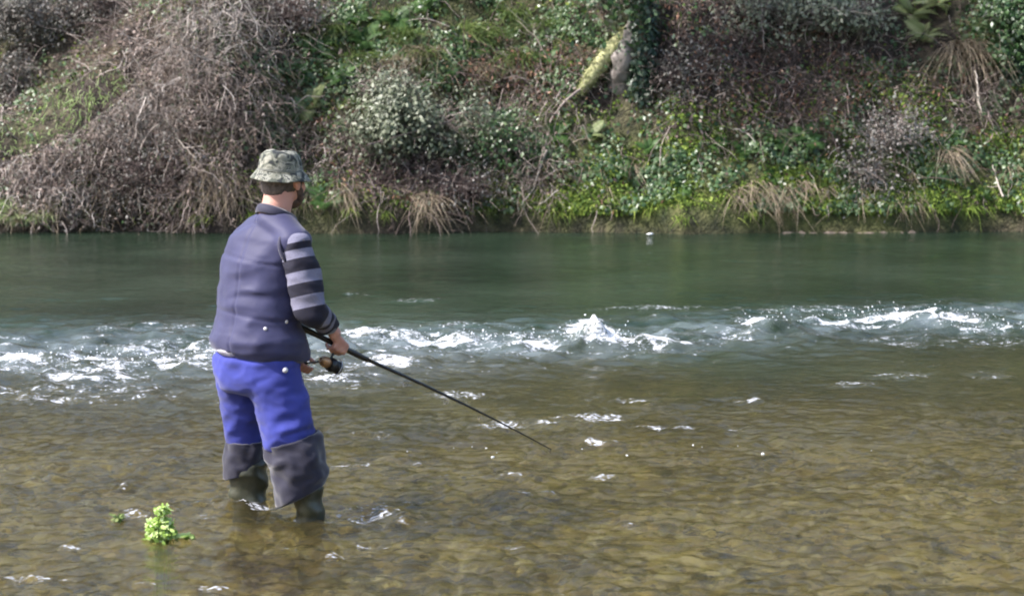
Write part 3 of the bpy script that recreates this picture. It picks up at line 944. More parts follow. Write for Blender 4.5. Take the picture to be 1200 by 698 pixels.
# ---- tangles of dead vines
def tangle(px, py, w, h, n, L, label, r=r2_, mat='twig', leafn=260, sag=.16, leafm='litter', out=.12, hang=.6, thick=.0045, group=None):
    b, nn = at(px, py)
    root = link('dead_vine_tangle', None, loc=tuple(b), label=label, cat='dead vines', group=group)
    # start points spread over the bank round the base, in world space
    qx = px + r.standard_normal(n) * w
    qy = py + r.standard_normal(n) * h
    S = []
    for a, c in zip(qx, qy):
        hh = hit(a, min(c, 262))
        S.append(hh)
    S = np.array(S)
    lpx, lpy = proj(S[:, 0], S[:, 1], S[:, 2])
    S = S[mask(lpx, lpy, R_LIME) < .25]
    n = len(S)
    NN = bank_n(S[:, 0], S[:, 1])
    S = S + NN * (.05 + .22 * r.random((n, 1)))
    d = NN * .5 + np.array([0, -.25, -hang * .6]) + r.standard_normal((n, 3)) * .95
    Pn = wander(r, S, d, L * (.25 + .65 * r.random(n)), 12, .30, sag * .8)
    zt = bank_z(Pn[..., 0], Pn[..., 1])
    zt = np.maximum(zt, 0.02)
    Pn[..., 2] = np.maximum(Pn[..., 2], zt + .015)
    qx, qy = proj(Pn[..., 0], Pn[..., 1], Pn[..., 2])
    Pn = Pn[mask(qx, qy, R_LIME).max(1) < .45]
    n = len(Pn)
    Pn = Pn - b
    g = Geo()
    rad_ = thick * (.35 + r.random((n, 1)) ** 3 * 1.6)
    tubes(g, Pn, rad_ * np.linspace(1, .35, 12)[None], 3, r)
    link('vines', g.mesh('vines', M[mat], True), root)
    g = Geo()
    q = Pn[r.integers(0, n, leafn), r.integers(0, 12, leafn)] + r.standard_normal((leafn, 3)) * .02
    leaves(g, q, r.standard_normal((leafn, 3)) + np.array([0, -.5, .3]), .025 + .03 * r.random(leafn), r, .6, .8)
    link('withered_leaves', g.mesh('withered_leaves', M[leafm]), root)


TL = [(255, 30, 28, 28, 420, 1.0, 'tall grey curtain of dead vines at the top left of the bank'),
      (225, 95, 32, 26, 420, .9, 'grey vine mass below the tall curtain of dead vines'),
      (270, 130, 34, 30, 380, .8, 'dead vine mass above the hat of the fisherman'),
      (165, 140, 36, 18, 420, .8, 'dead vine mound on the ridge beside the lime-green grass strip'),
      (100, 175, 36, 18, 420, .7, 'dead vine mound on the lower ridge, left'),
      (40, 200, 36, 18, 360, .6, 'dead vine mound at the foot of the ridge on the left edge'),
      (130, 225, 46, 18, 360, .6, 'dark dead vine tangle over the water on the left'),
      (220, 215, 40, 22, 380, .7, 'dead vine tangle over the water left of the fisherman'),
      (60, 240, 36, 12, 260, .5, 'dead vine tangle at the waterline near the left edge')]
for i, (a, b_, w_, h_, n_, L_, lab) in enumerate(TL):
    tangle(a, b_, w_, h_, n_, L_, lab, leafn=1200 if i < 7 else 700, mat=('palevine', 'palevine', 'twig', 'palevine', 'palevine', 'palevine', 'dktwig', 'twig', 'palevine')[i], leafm='litter' if i % 3 else 'dkgreyleaf')
tangle(640, 140, 24, 24, 110, .9, 'loose vines trailing from the mossy root', mat='twig', leafn=120, hang=1.0)
tangle(625, 215, 26, 16, 110, .6, 'brown vines trailing to the water below the mossy root', leafn=60, hang=1.0)
tangle(470, 215, 40, 20, 300, .6, 'dark purple-brown dead bramble tangle below the broad grey shrub', mat='dktwig', leafn=200)
tangle(400, 180, 30, 18, 160, .5, 'brown twig tangle left of the broad grey shrub', mat='twig', leafn=160)
tangle(850, 60, 45, 26, 220, .7, 'reddish brown dead stems on the upper right of the bank', mat='dktwig', leafn=300, leafm='bracken')
tangle(945, 110, 45, 22, 240, .7, 'reddish brown dead bracken tangle on the right of the bank', mat='dktwig', leafn=400, leafm='bracken')
tangle(600, 90, 40, 14, 160, .5, 'rusty dead bracken tangle above the broad grey shrub', mat='dktwig', leafn=400, leafm='bracken', hang=.3)
tangle(1150, 120, 22, 22, 130, .6, 'pale dead stems below the bleached hanging grass', mat='twig', leafn=120, hang=1.0)


# ---- sticks
def stick(pts, rad0, label, mat='palestick', off=.22, name='fallen_branch', forks=2, r=r2_):
    W = []
    for i, (a, c) in enumerate(pts):
        h, nn = at(a, c, off)
        W.append(h)
    W = np.array(W)
    o0 = W[0].copy()
    W = W - o0
    t = np.linspace(0, 1, len(W))
    tt = np.linspace(0, 1, 10)
    C = np.stack([np.interp(tt, t, W[:, k]) for k in range(3)], -1) + r.standard_normal((10, 3)) * .008
    g = Geo()
    tubes(g, C[None], (rad0 * np.linspace(1, .45, 10))[None], 6, r)
    for f in range(forks):
        k = r.integers(3, 8)
        q = wander(r, C[k][None], (C[min(9, k + 1)] - C[k])[None] + r.standard_normal((1, 3)) * .1, .15 + .15 * r.random(), 6, .2, 0)
        tubes(g, q, (rad0 * .5 * np.linspace(1, .4, 6))[None], 5, r)
    link(name, g.mesh(name, M[mat], True), loc=tuple(o0), label=label, cat='branch')


stick([(131, 214), (162, 212), (168, 220), (207, 245)], .012, 'crooked pale branch lying on the dead vines on the left')
stick([(222, 176), (238, 200)], .012, 'short pale branch stuck in the vines left of the fisherman')
stick([(170, 182), (182, 168)], .010, 'short pale twig on the dead vine ridge')
stick([(3, 262), (22, 215)], .009, 'thin bleached stem leaning at the far left edge', off=.15)
stick([(14, 262), (34, 222)], .009, 'second bleached stem leaning in the left corner, slightly inward', off=.15)
stick([(85, 222), (105, 262)], .009, 'thin grey branch hanging to the water on the left')
stick([(172, 222), (174, 262)], .009, 'upright thin grey stem over the water on the left')
stick([(642, 187), (629, 228), (612, 249)], .014, 'curved tan root hanging to the water in the centre', off=.12)
stick([(656, 232), (632, 252)], .010, 'short tan root at the waterline in the centre', off=.12)
stick([(676, 112), (660, 128), (648, 150), (640, 190)], .018, 'long root trailing down from the mossy root', off=.12, mat='twig')
stick([(855, 158), (884, 166)], .011, 'short pale stick on the mossy right bank', off=.1)
stick([(954, 38), (985, 44), (1012, 46)], .013, 'pale crooked branch in the shrub at the top right', off=.5)
stick([(890, 20), (891, 75)], .008, 'thin upright dead stem near the top right of centre', off=.3, mat='twig')
stick([(988, 110), (990, 150)], .008, 'thin upright stem on the right of the bank', off=.2, mat='twig')
stick([(1175, 240), (1160, 200)], .012, 'tan leaning stick at the lower right of the bank', off=.12)
stick([(435, 200), (520, 165), (570, 130)], .013, 'long grey branch under the broad grey shrub', off=.45, mat='twig')
stick([(1137, 105), (1122, 150)], .010, 'bleached stem hanging from the dry grass at the top right', off=.4)


# ---- big mossy root, cut wood, ivy-clad tree
def trunk_tube(path, radii, name, mat, parent=None, k=14, r=r2_, rough=.12, n=26):
    path = np.array(path); t = np.linspace(0, 1, len(path)); tt = np.linspace(0, 1, n)
    C = np.stack([np.interp(tt, t, path[:, q]) for q in range(3)], -1)
    for _ in range(2):
        C[1:-1] = (C[:-2] + C[1:-1] * 2 + C[2:]) / 4
    R = np.interp(tt, t, radii)
    g = Geo()
    tubes(g, C[None], R[None], k, None)
    v = g.v[0]
    ax = np.repeat(C, k, axis=0)
    w = 1 + rough * np.array([mnoise.noise(Vector(p) * 9) + .6 * mnoise.noise(Vector(p) * 22) for p in v])[:, None]
    g.v[0] = ax + (v - ax) * w
    nb_ = len(v)
    g.add([C[-1]], np.array([[nb_ - k + j - nb_, nb_ - k + (j + 1) % k - nb_, 0] for j in range(k)]))
    return link(name, g.mesh(name, mat, True), parent), C, R


h00, _ = at(765, 5, .30)
h0, _ = at(744, 42, .28)
h1, _ = at(716, 70, .22)
h2, _ = at(690, 102, .18)
h3, _ = at(676, 118, .04)
root = link('mossy_root', None, loc=tuple(h2), label='thick moss-covered leaning trunk left of the bare grey broken one', cat='root')
o, C, R = trunk_tube([h00 - h2, h0 - h2, h1 - h2, h2 - h2, h3 - h2], [.09, .11, .115, .085, .03], 'root_wood', M['mossbark'], root)
g = Geo()
k = 2400
ci = r2_.integers(3, 25, k)
dirs = unit(r2_.standard_normal((k, 3)))
leaves(g, C[ci] + dirs * (R[ci, None] * (1.0 + .45 * r2_.random((k, 1)) * (mnoise.noise(Vector((1, 2, 3))) + 1))) + r2_.standard_normal((k, 3)) * .012, dirs + np.array([0, 0, .3]), .022 + .02 * r2_.random(k), r2_, .6, 1.0)
link('moss_coat', g.mesh('moss_coat', M['palemoss']), root)
# broken trunk between the root and the ivy
h, nn = at(729, 96, .02)
h5, _ = at(729, 96, .30)
o, C, R = trunk_tube([np.array([-.03, .05, -.15]), h5 - h + np.array([-.02, .04, .05]), h5 - h + np.array([.04, .05, .26]), h5 - h + np.array([.10, .08, .50])], [.15, .125, .10, .07], 'broken_trunk', M['greystone'], rough=.3)
o.location = tuple(h)
o['label'] = 'bare pale grey broken trunk between the mossy root and the ivy'
o['category'] = 'stump'
g = Geo()
k = 420
ci = r2_.integers(0, 26, k)
dirs = unit(r2_.standard_normal((k, 3)) + np.array([-.5, -.3, .4]))
keep = np.array([mnoise.noise(Vector(C[a_] * 6) + Vector(d_)) > -.05 for a_, d_ in zip(ci, dirs)])
leaves(g, (C[ci] + dirs * (R[ci, None] * 1.08))[keep], dirs[keep], .035, r2_, .8, 1.0, 'lobed')
link('creeping_ivy', g.mesh('creeping_ivy', M['ivy']), o)

M['ivytrunk'] = leafmat('trunk_ivy', [(.012, .03, .016), (.025, .055, .03), (.05, .085, .045), (.10, .14, .10)], .38, .2, .5)


def ivy_tree(px, py, height, rad0, label, lean=(0, 0), crown=True, r=r2_, nl=3600):
    b, nn = at(px, py, 0.0)
    root = link('ivy_clad_tree', None, loc=tuple(b), label=label, cat='tree')
    path = [np.array([0, .15, -.3]), np.array([0, 0, .5]), np.array([lean[0] * .4, lean[1] * .4 - .05, height * .5]), np.array([lean[0], lean[1], height])]
    o, C, R = trunk_tube(path, [rad0 * 1.3, rad0, rad0 * .8, rad0 * .4], 'trunk', M['bark'], root)
    g = Geo()
    ci = r.integers(1, 20, nl)
    d = unit(r.standard_normal((nl, 3)) * np.array([1, 1, .25]))
    q = C[ci] + d * (R[ci, None] + .02 + .07 * r.random((nl, 1))) + r.standard_normal((nl, 3)) * np.array([.01, .01, .12])
    leaves(g, q, d + np.array([0, 0, .4]) + r.standard_normal((nl, 3)) * .4, .05 + .04 * r.random(nl), r, .9, .8, 'lobed')
    link('ivy', g.mesh('ivy', M['ivytrunk']), root)
    if crown:
        g = Geo()
        nb_ = 22
        src = C[r.integers(14, 26, nb_)]
        Pn = wander(r, src, r.standard_normal((nb_, 3)) + np.array([0, -.2, .9]), 1.2 + 1.3 * r.random(nb_), 9, .15, -.02)
        tubes(g, Pn, (rad0 * .3 * (.5 + r.random((nb_, 1)))) * np.linspace(1, .2, 9)[None], 6, r)
        link('limbs', g.mesh('limbs', M['bark'], True), root)
        k = 9000
        q = Pn[r.integers(0, nb_, k), r.integers(3, 9, k)] + r.standard_normal((k, 3)) * .3
        g = Geo()
        leaves(g, q, r.standard_normal((k, 3)) + np.array([0, 0, .8]), .07 + .05 * r.random(k), r, .6, .6)
        link('crown', g.mesh('crown', M['ivy']), root)


ivy_tree(752, 118, 5.2, .10, 'slim tree trunk wrapped in dark ivy, right of the mossy root', lean=(.15, .1))
ivy_tree(1192, 96, 5.5, .13, 'ivy-covered trunk at the right edge of the bank', lean=(.4, .2))
ivy_tree(-40, 40, 5.0, .14, 'ivy-covered trunk just beyond the left edge of the bank', lean=(-.2, .3))

# muddy ledge and pale scrap at the far waterline
g = Geo()
e0 = G(915, 269.5); e1 = G(1015, 269)
nx = 40
xx = np.linspace(e0.x - .1, e1.x + .5, nx)
ww = .05 * np.sin(np.linspace(0, math.pi, nx)) ** .5 + .02 * rng.random(nx)
yc = 21.96 + .02 * rng.random(nx)
zt_ = -.012 + .04 * np.abs(np.sin(xx * 7) * np.sin(xx * 19)) * rng.random(nx)
v = np.concatenate([np.stack([xx, yc - ww, xx * 0 - .03], -1), np.stack([xx, yc - ww * .7, zt_], -1), np.stack([xx, yc + .25, zt_ + .01], -1)])
i = np.arange(nx - 1)
f = np.concatenate([np.stack([i, i + 1, i + 1 + nx, i + nx], -1), np.stack([i + nx, i + 1 + nx, i + 1 + 2 * nx, i + 2 * nx], -1)])
g.add(v, f)
M['mud'] = solid('pale_mud', (.13, .105, .085), .9, .3, .3, 20, .5, 40)
link('mud_ledge', g.mesh('mud_ledge', M['mud'], True), kind='structure')
p0 = G(762, 275.5)
g = Geo()
blobs_geo(g, np.array([[0, 0, .015]]), np.array([.034]), rng, .35, ICO2_V, ICO2_F, .12)
link('floating_scrap', g.mesh('floating_scrap', M['spray'], True), loc=tuple(p0), label='small white scrap floating by the far bank', cat='litter')

# ---- bright water weed in the foreground
M['weed'] = leafmat('water_weed', [(.22, .36, .06), (.38, .55, .12), (.55, .70, .25), (.70, .80, .45)], .45, .4, .4)
base = G(188, 629)
wroot = link('water_weed', None, loc=(base.x, base.y, -.02), label='bright lime-green leafy weed standing out of the shallow water', cat='water plant')
g = Geo()
ns_ = 26
tips = ellip(r2_, ns_, (.052, .045, .055)) + np.array([-.004, 0, .048])
tips[:5] = np.stack([r2_.standard_normal(5) * .012 + .008, r2_.standard_normal(5) * .01, .15 + .008 * r2_.random(5)], -1)
s = np.linspace(0, 1, 6)[None, :, None]
st0 = r2_.standard_normal((ns_, 3)) * np.array([.02, .02, 0]) + np.array([0, 0, -.28])
Pn = st0[:, None] * (1 - s) + tips[:, None] * s
tubes(g, Pn, np.full((ns_, 6), .0022), 4, r2_)
link('stems', g.mesh('stems', M['weed'], True), wroot)
g = Geo()
k = 900
q = unit(r2_.standard_normal((k, 3))) * (r2_.random((k, 1)) ** .3) * np.array([.056, .050, .060]) * (1 + .4 * r2_.random((k, 1)) ** 3) + np.array([-.004, 0, .052])
leaves(g, q, (q - np.array([0, 0, .04])) * 16 + np.array([0, -.3, .5]) + r2_.standard_normal((k, 3)) * .8, .012 + .020 * r2_.random(k), r2_, .6, .6, 'oval')
link('lower_leaves', g.mesh('lower_leaves', M['weed']), wroot)
g = Geo()
k = 320
q = unit(r2_.standard_normal((k, 3))) * (r2_.random((k, 1)) ** .4) * np.array([.033, .028, .017]) + np.array([.010, 0, .148])
leaves(g, q, (q - np.array([0.01, 0, .14])) * 30 + np.array([0, -.2, .6]) + r2_.standard_normal((k, 3)) * .6, .011 + .013 * r2_.random(k), r2_, .6, .6, 'oval')
link('top_rosette', g.mesh('top_rosette', M['weed']), wroot)
g = Geo()
for (dx, dy, L_) in ((.10, .02, .07), (.13, .03, .06), (.075, .01, .05)):
    q = np.array([[dx, dy, .030]]) + r2_.standard_normal((7, 3)) * np.array([.014, .008, .002])
    leaves(g, q, np.array([[0, -.3, 1.0]]) + r2_.standard_normal((7, 3)) * .25, .045, r2_, .5, 0, 'oval')
link('floating_leaves', g.mesh('floating_leaves', M['weed']), wroot)
wroot.scale = (.86, .86, .86)
b2 = G(140, 612)
g = Geo()
q = r2_.standard_normal((40, 3)) * np.array([.012, .010, .006]) + np.array([0, 0, .02])
leaves(g, q, np.array([[0, -.4, 1.0]]) + r2_.standard_normal((40, 3)) * .4, .022, r2_, .7, 0, 'oval')
link('weed_sprig', g.mesh('weed_sprig', M['grass']), loc=(b2.x, b2.y, 0), label='tiny dull green weed sprig left of the bright weed', cat='water plant')

# alike plants of a group, told apart by their order along the bank
ORD = ['first', 'second', 'third', 'fourth', 'fifth', 'sixth', 'seventh', 'eighth', 'ninth', 'tenth', 'eleventh', 'twelfth', 'thirteenth']
grp = {}
for o in COL.objects:
    if o.get('group') and o.parent is None:
        grp.setdefault((o['group'], o['label']), []).append(o)
for (gn, lab), os_ in grp.items():
    os_.sort(key=lambda o: o.location.x / o.location.y)
    if len(os_) > 1:
        for i_, o in enumerate(os_):
            o['label'] = lab + ', ' + ORD[i_] + ' from the left'
# ------------------------------------------------------------------ the fisherman
from mathutils.bvhtree import BVHTree
FW = Vector((.70, .714, 0)).normalized()
RT = Vector((FW.y, -FW.x, 0))
UP = Vector((0, 0, 1))
Y0 = 7.5
ROOT = Vector((P(322, 595, Y0).x, Y0, -.33))
person = link('person', None, loc=ROOT, label='man in a bucket hat, navy vest and blue trousers wading in the river and fishing', cat='person')


def fr(o, u, f, w, R=RT, F=FW):
    return o + R * u + F * f + UP * w


bm = bmesh.new(); bmesh.ops.create_icosphere(bm, subdivisions=4, radius=1.0)
ICO3_V = np.array([v.co[:] for v in bm.verts]); ICO3_F = np.array([[v.index for v in f.verts] for f in bm.faces]); bm.free()


def ell(c, a, b, c2, R=RT, F=FW, U=UP):
    """ellipsoid: half sizes along right, forward, up"""
    A = np.array([R * a, F * b, U * c2])
    return (ICO3_V if max(a, b) > .045 else ICO2_V) @ A + np.array(c)


class Body:
    def __init__(s):
        s.v, s.f, s.n = [], [], 0

    def e(s, c, a, b=None, c2=None, R=RT, F=FW, U=UP):
        b = a if b is None else b
        c2 = a if c2 is None else c2
        s.v.append(ell(c, a, b, c2, R, F, U))
        s.f.append((ICO3_F if max(a, b) > .045 else ICO2_F) + s.n)
        s.n += len(s.v[-1])

    def chain(s, keys, step=.3, R=RT, F=FW):
        """keys: (point, a[, b[, c]]) joined by closely set ellipsoids"""
        K = [(Vector(k[0]), k[1], k[2] if len(k) > 2 else k[1], k[3] if len(k) > 3 else min(k[1], k[2] if len(k) > 2 else k[1])) for k in keys]
        for p, q in zip(K[:-1], K[1:]):
            L = (q[0] - p[0]).length
            n_ = max(1, int(L / (min(p[1], q[1], p[3], q[3]) * step)))
            for i in range(n_ + 1):
                t = i / n_
                s.e(p[0].lerp(q[0], t), p[1] + (q[1] - p[1]) * t, p[2] + (q[2] - p[2]) * t, p[3] + (q[3] - p[3]) * t, R, F)

    def build(s, name, mat, voxel=.008, smooth=4, disp=None, parent=None, keep=False, attr=None):
        me = bpy.data.meshes.new(name)
        me.from_pydata(np.concatenate(s.v).tolist(), [], np.concatenate(s.f).tolist())
        o = bpy.data.objects.new(name, me)
        COL.objects.link(o)
        md = o.modifiers.new('r', 'REMESH'); md.mode = 'VOXEL'; md.voxel_size = voxel; md.use_smooth_shade = True
        if smooth:
            ms = o.modifiers.new('s', 'SMOOTH'); ms.factor = .6; ms.iterations = smooth
        dg = bpy.context.evaluated_depsgraph_get()
        m2 = bpy.data.meshes.new_from_object(o.evaluated_get(dg))
        bpy.data.objects.remove(o)
        n_ = len(m2.vertices)
        co = np.empty(n_ * 3); m2.vertices.foreach_get('co', co); co = co.reshape(-1, 3)
        no = np.empty(n_ * 3); m2.vertex_normals.foreach_get('vector', no); no = no.reshape(-1, 3)
        if disp is not None:
            d = np.array([disp(Vector(c), Vector(q)) for c, q in zip(co, no)])
            co = co + no * d[:, None]
        if attr is not None:
            a = m2.attributes.new('tt', 'FLOAT', 'POINT')
            a.data.foreach_set('value', attr(co).astype(np.float32))
        world_co = co.copy()
        co = co - np.array(ROOT)
        m2.vertices.foreach_set('co', co.ravel())
        m2.materials.clear(); m2.materials.append(mat)
        m2.polygons.foreach_set('use_smooth', np.ones(len(m2.polygons), dtype=bool))
        m2.name = name
        m2.update()
        ob = link(name, m2, person if parent is None else parent)
        if parent is not None and parent is not person:
            pass
        if keep:
            return ob, BVHTree.FromPolygons(world_co.tolist(), [tuple(p_.vertices) for p_ in m2.polygons])
        return ob


def nz(p, s=1.0, o=0.0):
    return mnoise.noise(Vector((p.x * s + o, p.y * s + o, p.z * s)))


def folds(amp, sx, sz, o=0.0):
    def f(p, nrm):
        q = Vector((p.x * sx + o, p.y * sx, p.z * sz))
        a = mnoise.noise(q)
        b_ = mnoise.noise(q * 2.1 + Vector((3, 1, 2)))
        return amp * ((1 - abs(a) * 2.2) * .7 + b_ * .5 - .3)
    return f


# cloth materials
def cloth(name, col, rough=.85, weave=260, bump=.25, var=.18, sheen=.3, crease=.032):
    m = solid(name, col, rough, .25, var, 7, bump, weave, bdist=.0015)
    b = m.node_tree.nodes['Principled BSDF']
    b.inputs['Sheen Weight'].default_value = sheen
    b.inputs['Sheen Roughness'].default_value = .5
    n, l = m.node_tree.nodes, m.node_tree.links
    tc = n.new('ShaderNodeTexCoord')
    mp_ = n.new('ShaderNodeMapping'); mp_.inputs['Scale'].default_value = (1.0, 1.0, 1.7); mp_.inputs['Rotation'].default_value = (.3, .2, 0)
    l.new(tc.outputs['Object'], mp_.inputs[0])
    rg_ = n.new('ShaderNodeTexNoise'); rg_.noise_type = 'RIDGED_MULTIFRACTAL'; rg_.inputs['Scale'].default_value = 5.5; rg_.inputs['Detail'].default_value = 2.5; rg_.inputs['Distortion'].default_value = .6
    l.new(mp_.outputs[0], rg_.inputs['Vector'])
    b2_ = n.new('ShaderNodeBump'); b2_.inputs['Distance'].default_value = crease; b2_.inputs['Strength'].default_value = .8
    l.new(rg_.outputs[0], b2_.inputs['Height'])
    old = b.inputs['Normal'].links
    if old:
        l.new(old[0].from_socket.node.outputs[0], b.inputs['Normal'])
        l.new(b2_.outputs[0], old[0].from_socket.node.inputs['Normal'])
    else:
        l.new(b2_.outputs[0], b.inputs['Normal'])
    return m


M['vest'] = cloth('vest_cloth', (.032, .034, .088), .6, 320, .3, .15, .15)
M['vestdark'] = cloth('vest_trim', (.02, .02, .045), .7)
M['denim'] = cloth('blue_work_cloth', (.034, .044, .24), .85, 420, .4, .2, .15)
M['neoprene'] = cloth('folded_wader', (.015, .015, .031), .7, 150, .3, .2, .3)
M['rubber'] = solid('olive_rubber', (.040, .042, .026), .38, .5, .3, 6, .3, 30)
M['shirt'] = solid('pale_shirt', (.45, .44, .52), .9, .2, .3, 30, .3, 200)
M['skin'] = solid('skin', (.48, .25, .20), .55, .4, .12, 12, .2, 120, bdist=.001)
M['skin'].node_tree.nodes['Principled BSDF'].inputs['Subsurface Weight'].default_value = .15
M['skin'].node_tree.nodes['Principled BSDF'].inputs['Subsurface Radius'].default_value = (.02, .008, .004)
M['hair'] = solid('short_hair', (.085, .07, .066), .7, .3, .5, 60, 1.0, 260, bdist=.004)
M['beard'] = solid('beard_hair', (.085, .058, .048), .75, .3, .5, 60, 1.0, 260, bdist=.004)
M['black'] = solid('black_plastic', (.012, .012, .014), .35, .5, .2)
M['blank'] = solid('rod_blank', (.012, .012, .016), .25, .6, .2)
M['gold'] = solid('bronze_metal', (.38, .22, .12), .35, .6, .2, metallic=.6)
M['steel'] = solid('bright_metal', (.6, .6, .62), .25, .6, .1, metallic=.9)
M['white'] = solid('white_plastic', (.5, .5, .54), .35, .5, .05)
M['eye'] = solid('eye_white', (.7, .68, .65), .2, .5, .05)
# striped knit
m, n, l, b = newmat('striped_knit')
at_ = n.new('ShaderNodeAttribute'); at_.attribute_name = 'tt'
LI, DK = (.19, .19, .27), (.008, .008, .022)
br = [(-.5, LI), (.02, DK), (.12, LI), (.25, DK), (.43, LI), (.60, DK), (.77, LI), (.95, DK), (1.10, LI), (1.2, DK), (1.3, LI), (1.38, DK)]
rp = ramp(n, [(max(0, (p_ + .5) / 2.5),) + c for p_, c in br], 'CONSTANT')
sc_ = n.new('ShaderNodeMath'); sc_.operation = 'MULTIPLY_ADD'; sc_.inputs[1].default_value = 1 / 2.5; sc_.inputs[2].default_value = .2
l.new(at_.outputs['Fac'], sc_.inputs[0]); l.new(sc_.outputs[0], rp.inputs[0])
tc = n.new('ShaderNodeTexCoord')
nn_ = n.new('ShaderNodeTexNoise'); nn_.inputs['Scale'].default_value = 240; nn_.inputs['Detail'].default_value = 3
l.new(tc.outputs['Object'], nn_.inputs['Vector'])
mxx = n.new('ShaderNodeMix'); mxx.data_type = 'RGBA'; mxx.blend_type = 'MULTIPLY'; mxx.inputs[0].default_value = .6
r9 = ramp(n, [(.3, .45, .45, .48), (.7, 1, 1, 1)]); l.new(nn_.outputs[0], r9.inputs[0])
l.new(rp.outputs[0], mxx.inputs[6]); l.new(r9.outputs[0], mxx.inputs[7]); l.new(mxx.outputs[2], b.inputs['Base Color'])
b.inputs['Roughness'].default_value = .9
bp = n.new('ShaderNodeBump'); bp.inputs['Distance'].default_value = .002; bp.inputs['Strength'].default_value = .5
l.new(nn_.outputs[0], bp.inputs['Height']); l.new(bp.outputs[0], b.inputs['Normal'])
M['knit'] = m
# camouflage cloth of the hat
m, n, l, b = newmat('camouflage_cloth')
tc = n.new('ShaderNodeTexCoord')
n1 = n.new('ShaderNodeTexNoise'); n1.inputs['Scale'].default_value = 26; n1.inputs['Detail'].default_value = 3; n1.inputs['Distortion'].default_value = .8
l.new(tc.outputs['Object'], n1.inputs['Vector'])
rp = ramp(n, [(0, .020, .024, .026), (.41, .07, .08, .065), (.46, .15, .155, .125), (.52, .27, .27, .23), (.585, .05, .055, .05), (.62, .16, .17, .135)], 'CONSTANT')
l.new(n1.outputs[0], rp.inputs[0]); l.new(rp.outputs[0], b.inputs['Base Color'])
b.inputs['Roughness'].default_value = .9
n2 = n.new('ShaderNodeTexNoise'); n2.inputs['Scale'].default_value = 300
l.new(tc.outputs['Object'], n2.inputs['Vector'])
bp = n.new('ShaderNodeBump'); bp.inputs['Distance'].default_value = .002
l.new(n2.outputs[0], bp.inputs['Height']); l.new(bp.outputs[0], b.inputs['Normal'])
M['camo'] = m

# joints
HC = P(331, 211, 7.53)                      # head centre
NB = P(321, 251, 7.49)                      # neck base
SR, ER, WR = P(347, 283, 7.37), P(364, 364, 7.33), P(385, 381, 7.53)
SL, EL, WL = P(286, 281, 7.66), P(308, 362, 7.86), P(336, 410, 7.80)
GR = P(394, 403.5, 7.60)                    # grip on the rod
TIP = G(646, 526.5, .012)
RD = (TIP - GR).normalized()
RUP = (UP - RD * UP.dot(RD)).normalized()
RS = RD.cross(RUP).normalized()             # to the right of the rod (towards the camera)
PEL = P(303, 440, 7.5)
KR, KL = P(350, 545, 7.40), P(287, 545, 7.63)
AR_ = Vector((P(364, 598, 7.41).x, 7.41, -.24)); AL_ = Vector((P(291, 592, 7.63).x, 7.63, -.24))

HF_ = Vector((math.sin(math.radians(31)), math.cos(math.radians(31)), 0))
HR_ = Vector((HF_.y, -HF_.x, 0))
body = Body()


def H(u, f, w):
    return fr(HC, u, f, w, HR_, HF_)


body.chain([(fr(NB, 0, 0, -.02), .06), (H(0, -.02, -.06), .058)], .3)
body.e(H(0, -.006, .016), .073, .086, .094, HR_, HF_)
body.e(H(0, .03, -.03), .062, .062, .075)
body.e(H(0, .045, -.075), .045, .045, .032)
body.e(H(0, .078, -.092), .022, .018, .016)
body.e(H(0, .078, .018), .05, .018, .014)
body.chain([(H(0, .088, .005), .009), (H(0, .108, -.028), .0125)], .4)
for s_ in (-1, 1):
    body.e(H(s_ * .013, .094, -.034), .009)
    body.e(H(s_ * .038, .060, -.030), .026, .028, .03)
    body.e(H(s_ * .079, -.004, -.014), .008, .017, .029)
    body.e(H(s_ * .083, -.012, -.006), .006, .016, .022)
body.e(H(0, .088, -.058), .024, .009, .006)
body.e(H(0, .086, -.068), .021, .009, .006)
body.chain([(H(0, -.028, -.05), .056), (H(0, -.045, -.10), .056), (NB, .062), (fr(NB, 0, .01, -.07), .09, .06)], .3)
# trunk
body.chain([(fr(NB, 0, .01, -.11), .10, .06), (P(308, 310, 7.5), .145, .085), (P(303, 370, 7.5), .14, .10), (PEL + Vector((0, 0, .05)), .125, .085, .07)], .25)
body.chain([(NB + Vector((0, 0, -.09)), .04), (SR, .045), (ER, .038), (WR, .026)], .3)
body.chain([(NB + Vector((0, 0, -.09)), .04), (SL, .045), (EL, .038), (WL, .026)], .3)
for hip, mid, K, lo_, A in ((P(322, 455, 7.43), P(331, 484, 7.41), KR, P(361, 585, 7.40), AR_), (P(288, 455, 7.60), P(284, 484, 7.62), KL, P(291, 588, 7.63), AL_)):
    body.chain([(hip, .066), (mid, .058), (P(338, 520, 7.40) if hip.y < 7.5 else P(286, 520, 7.63), .052), (K, .045), (lo_, .042), (A, .034)], .3)
    body.chain([(A + Vector((0, 0, -.04)), .032), (A + FW * .08 + Vector((0, 0, -.055)), .034, .03, .022), (A + FW * .17 + Vector((0, 0, -.065)), .038, .03, .018)], .3)


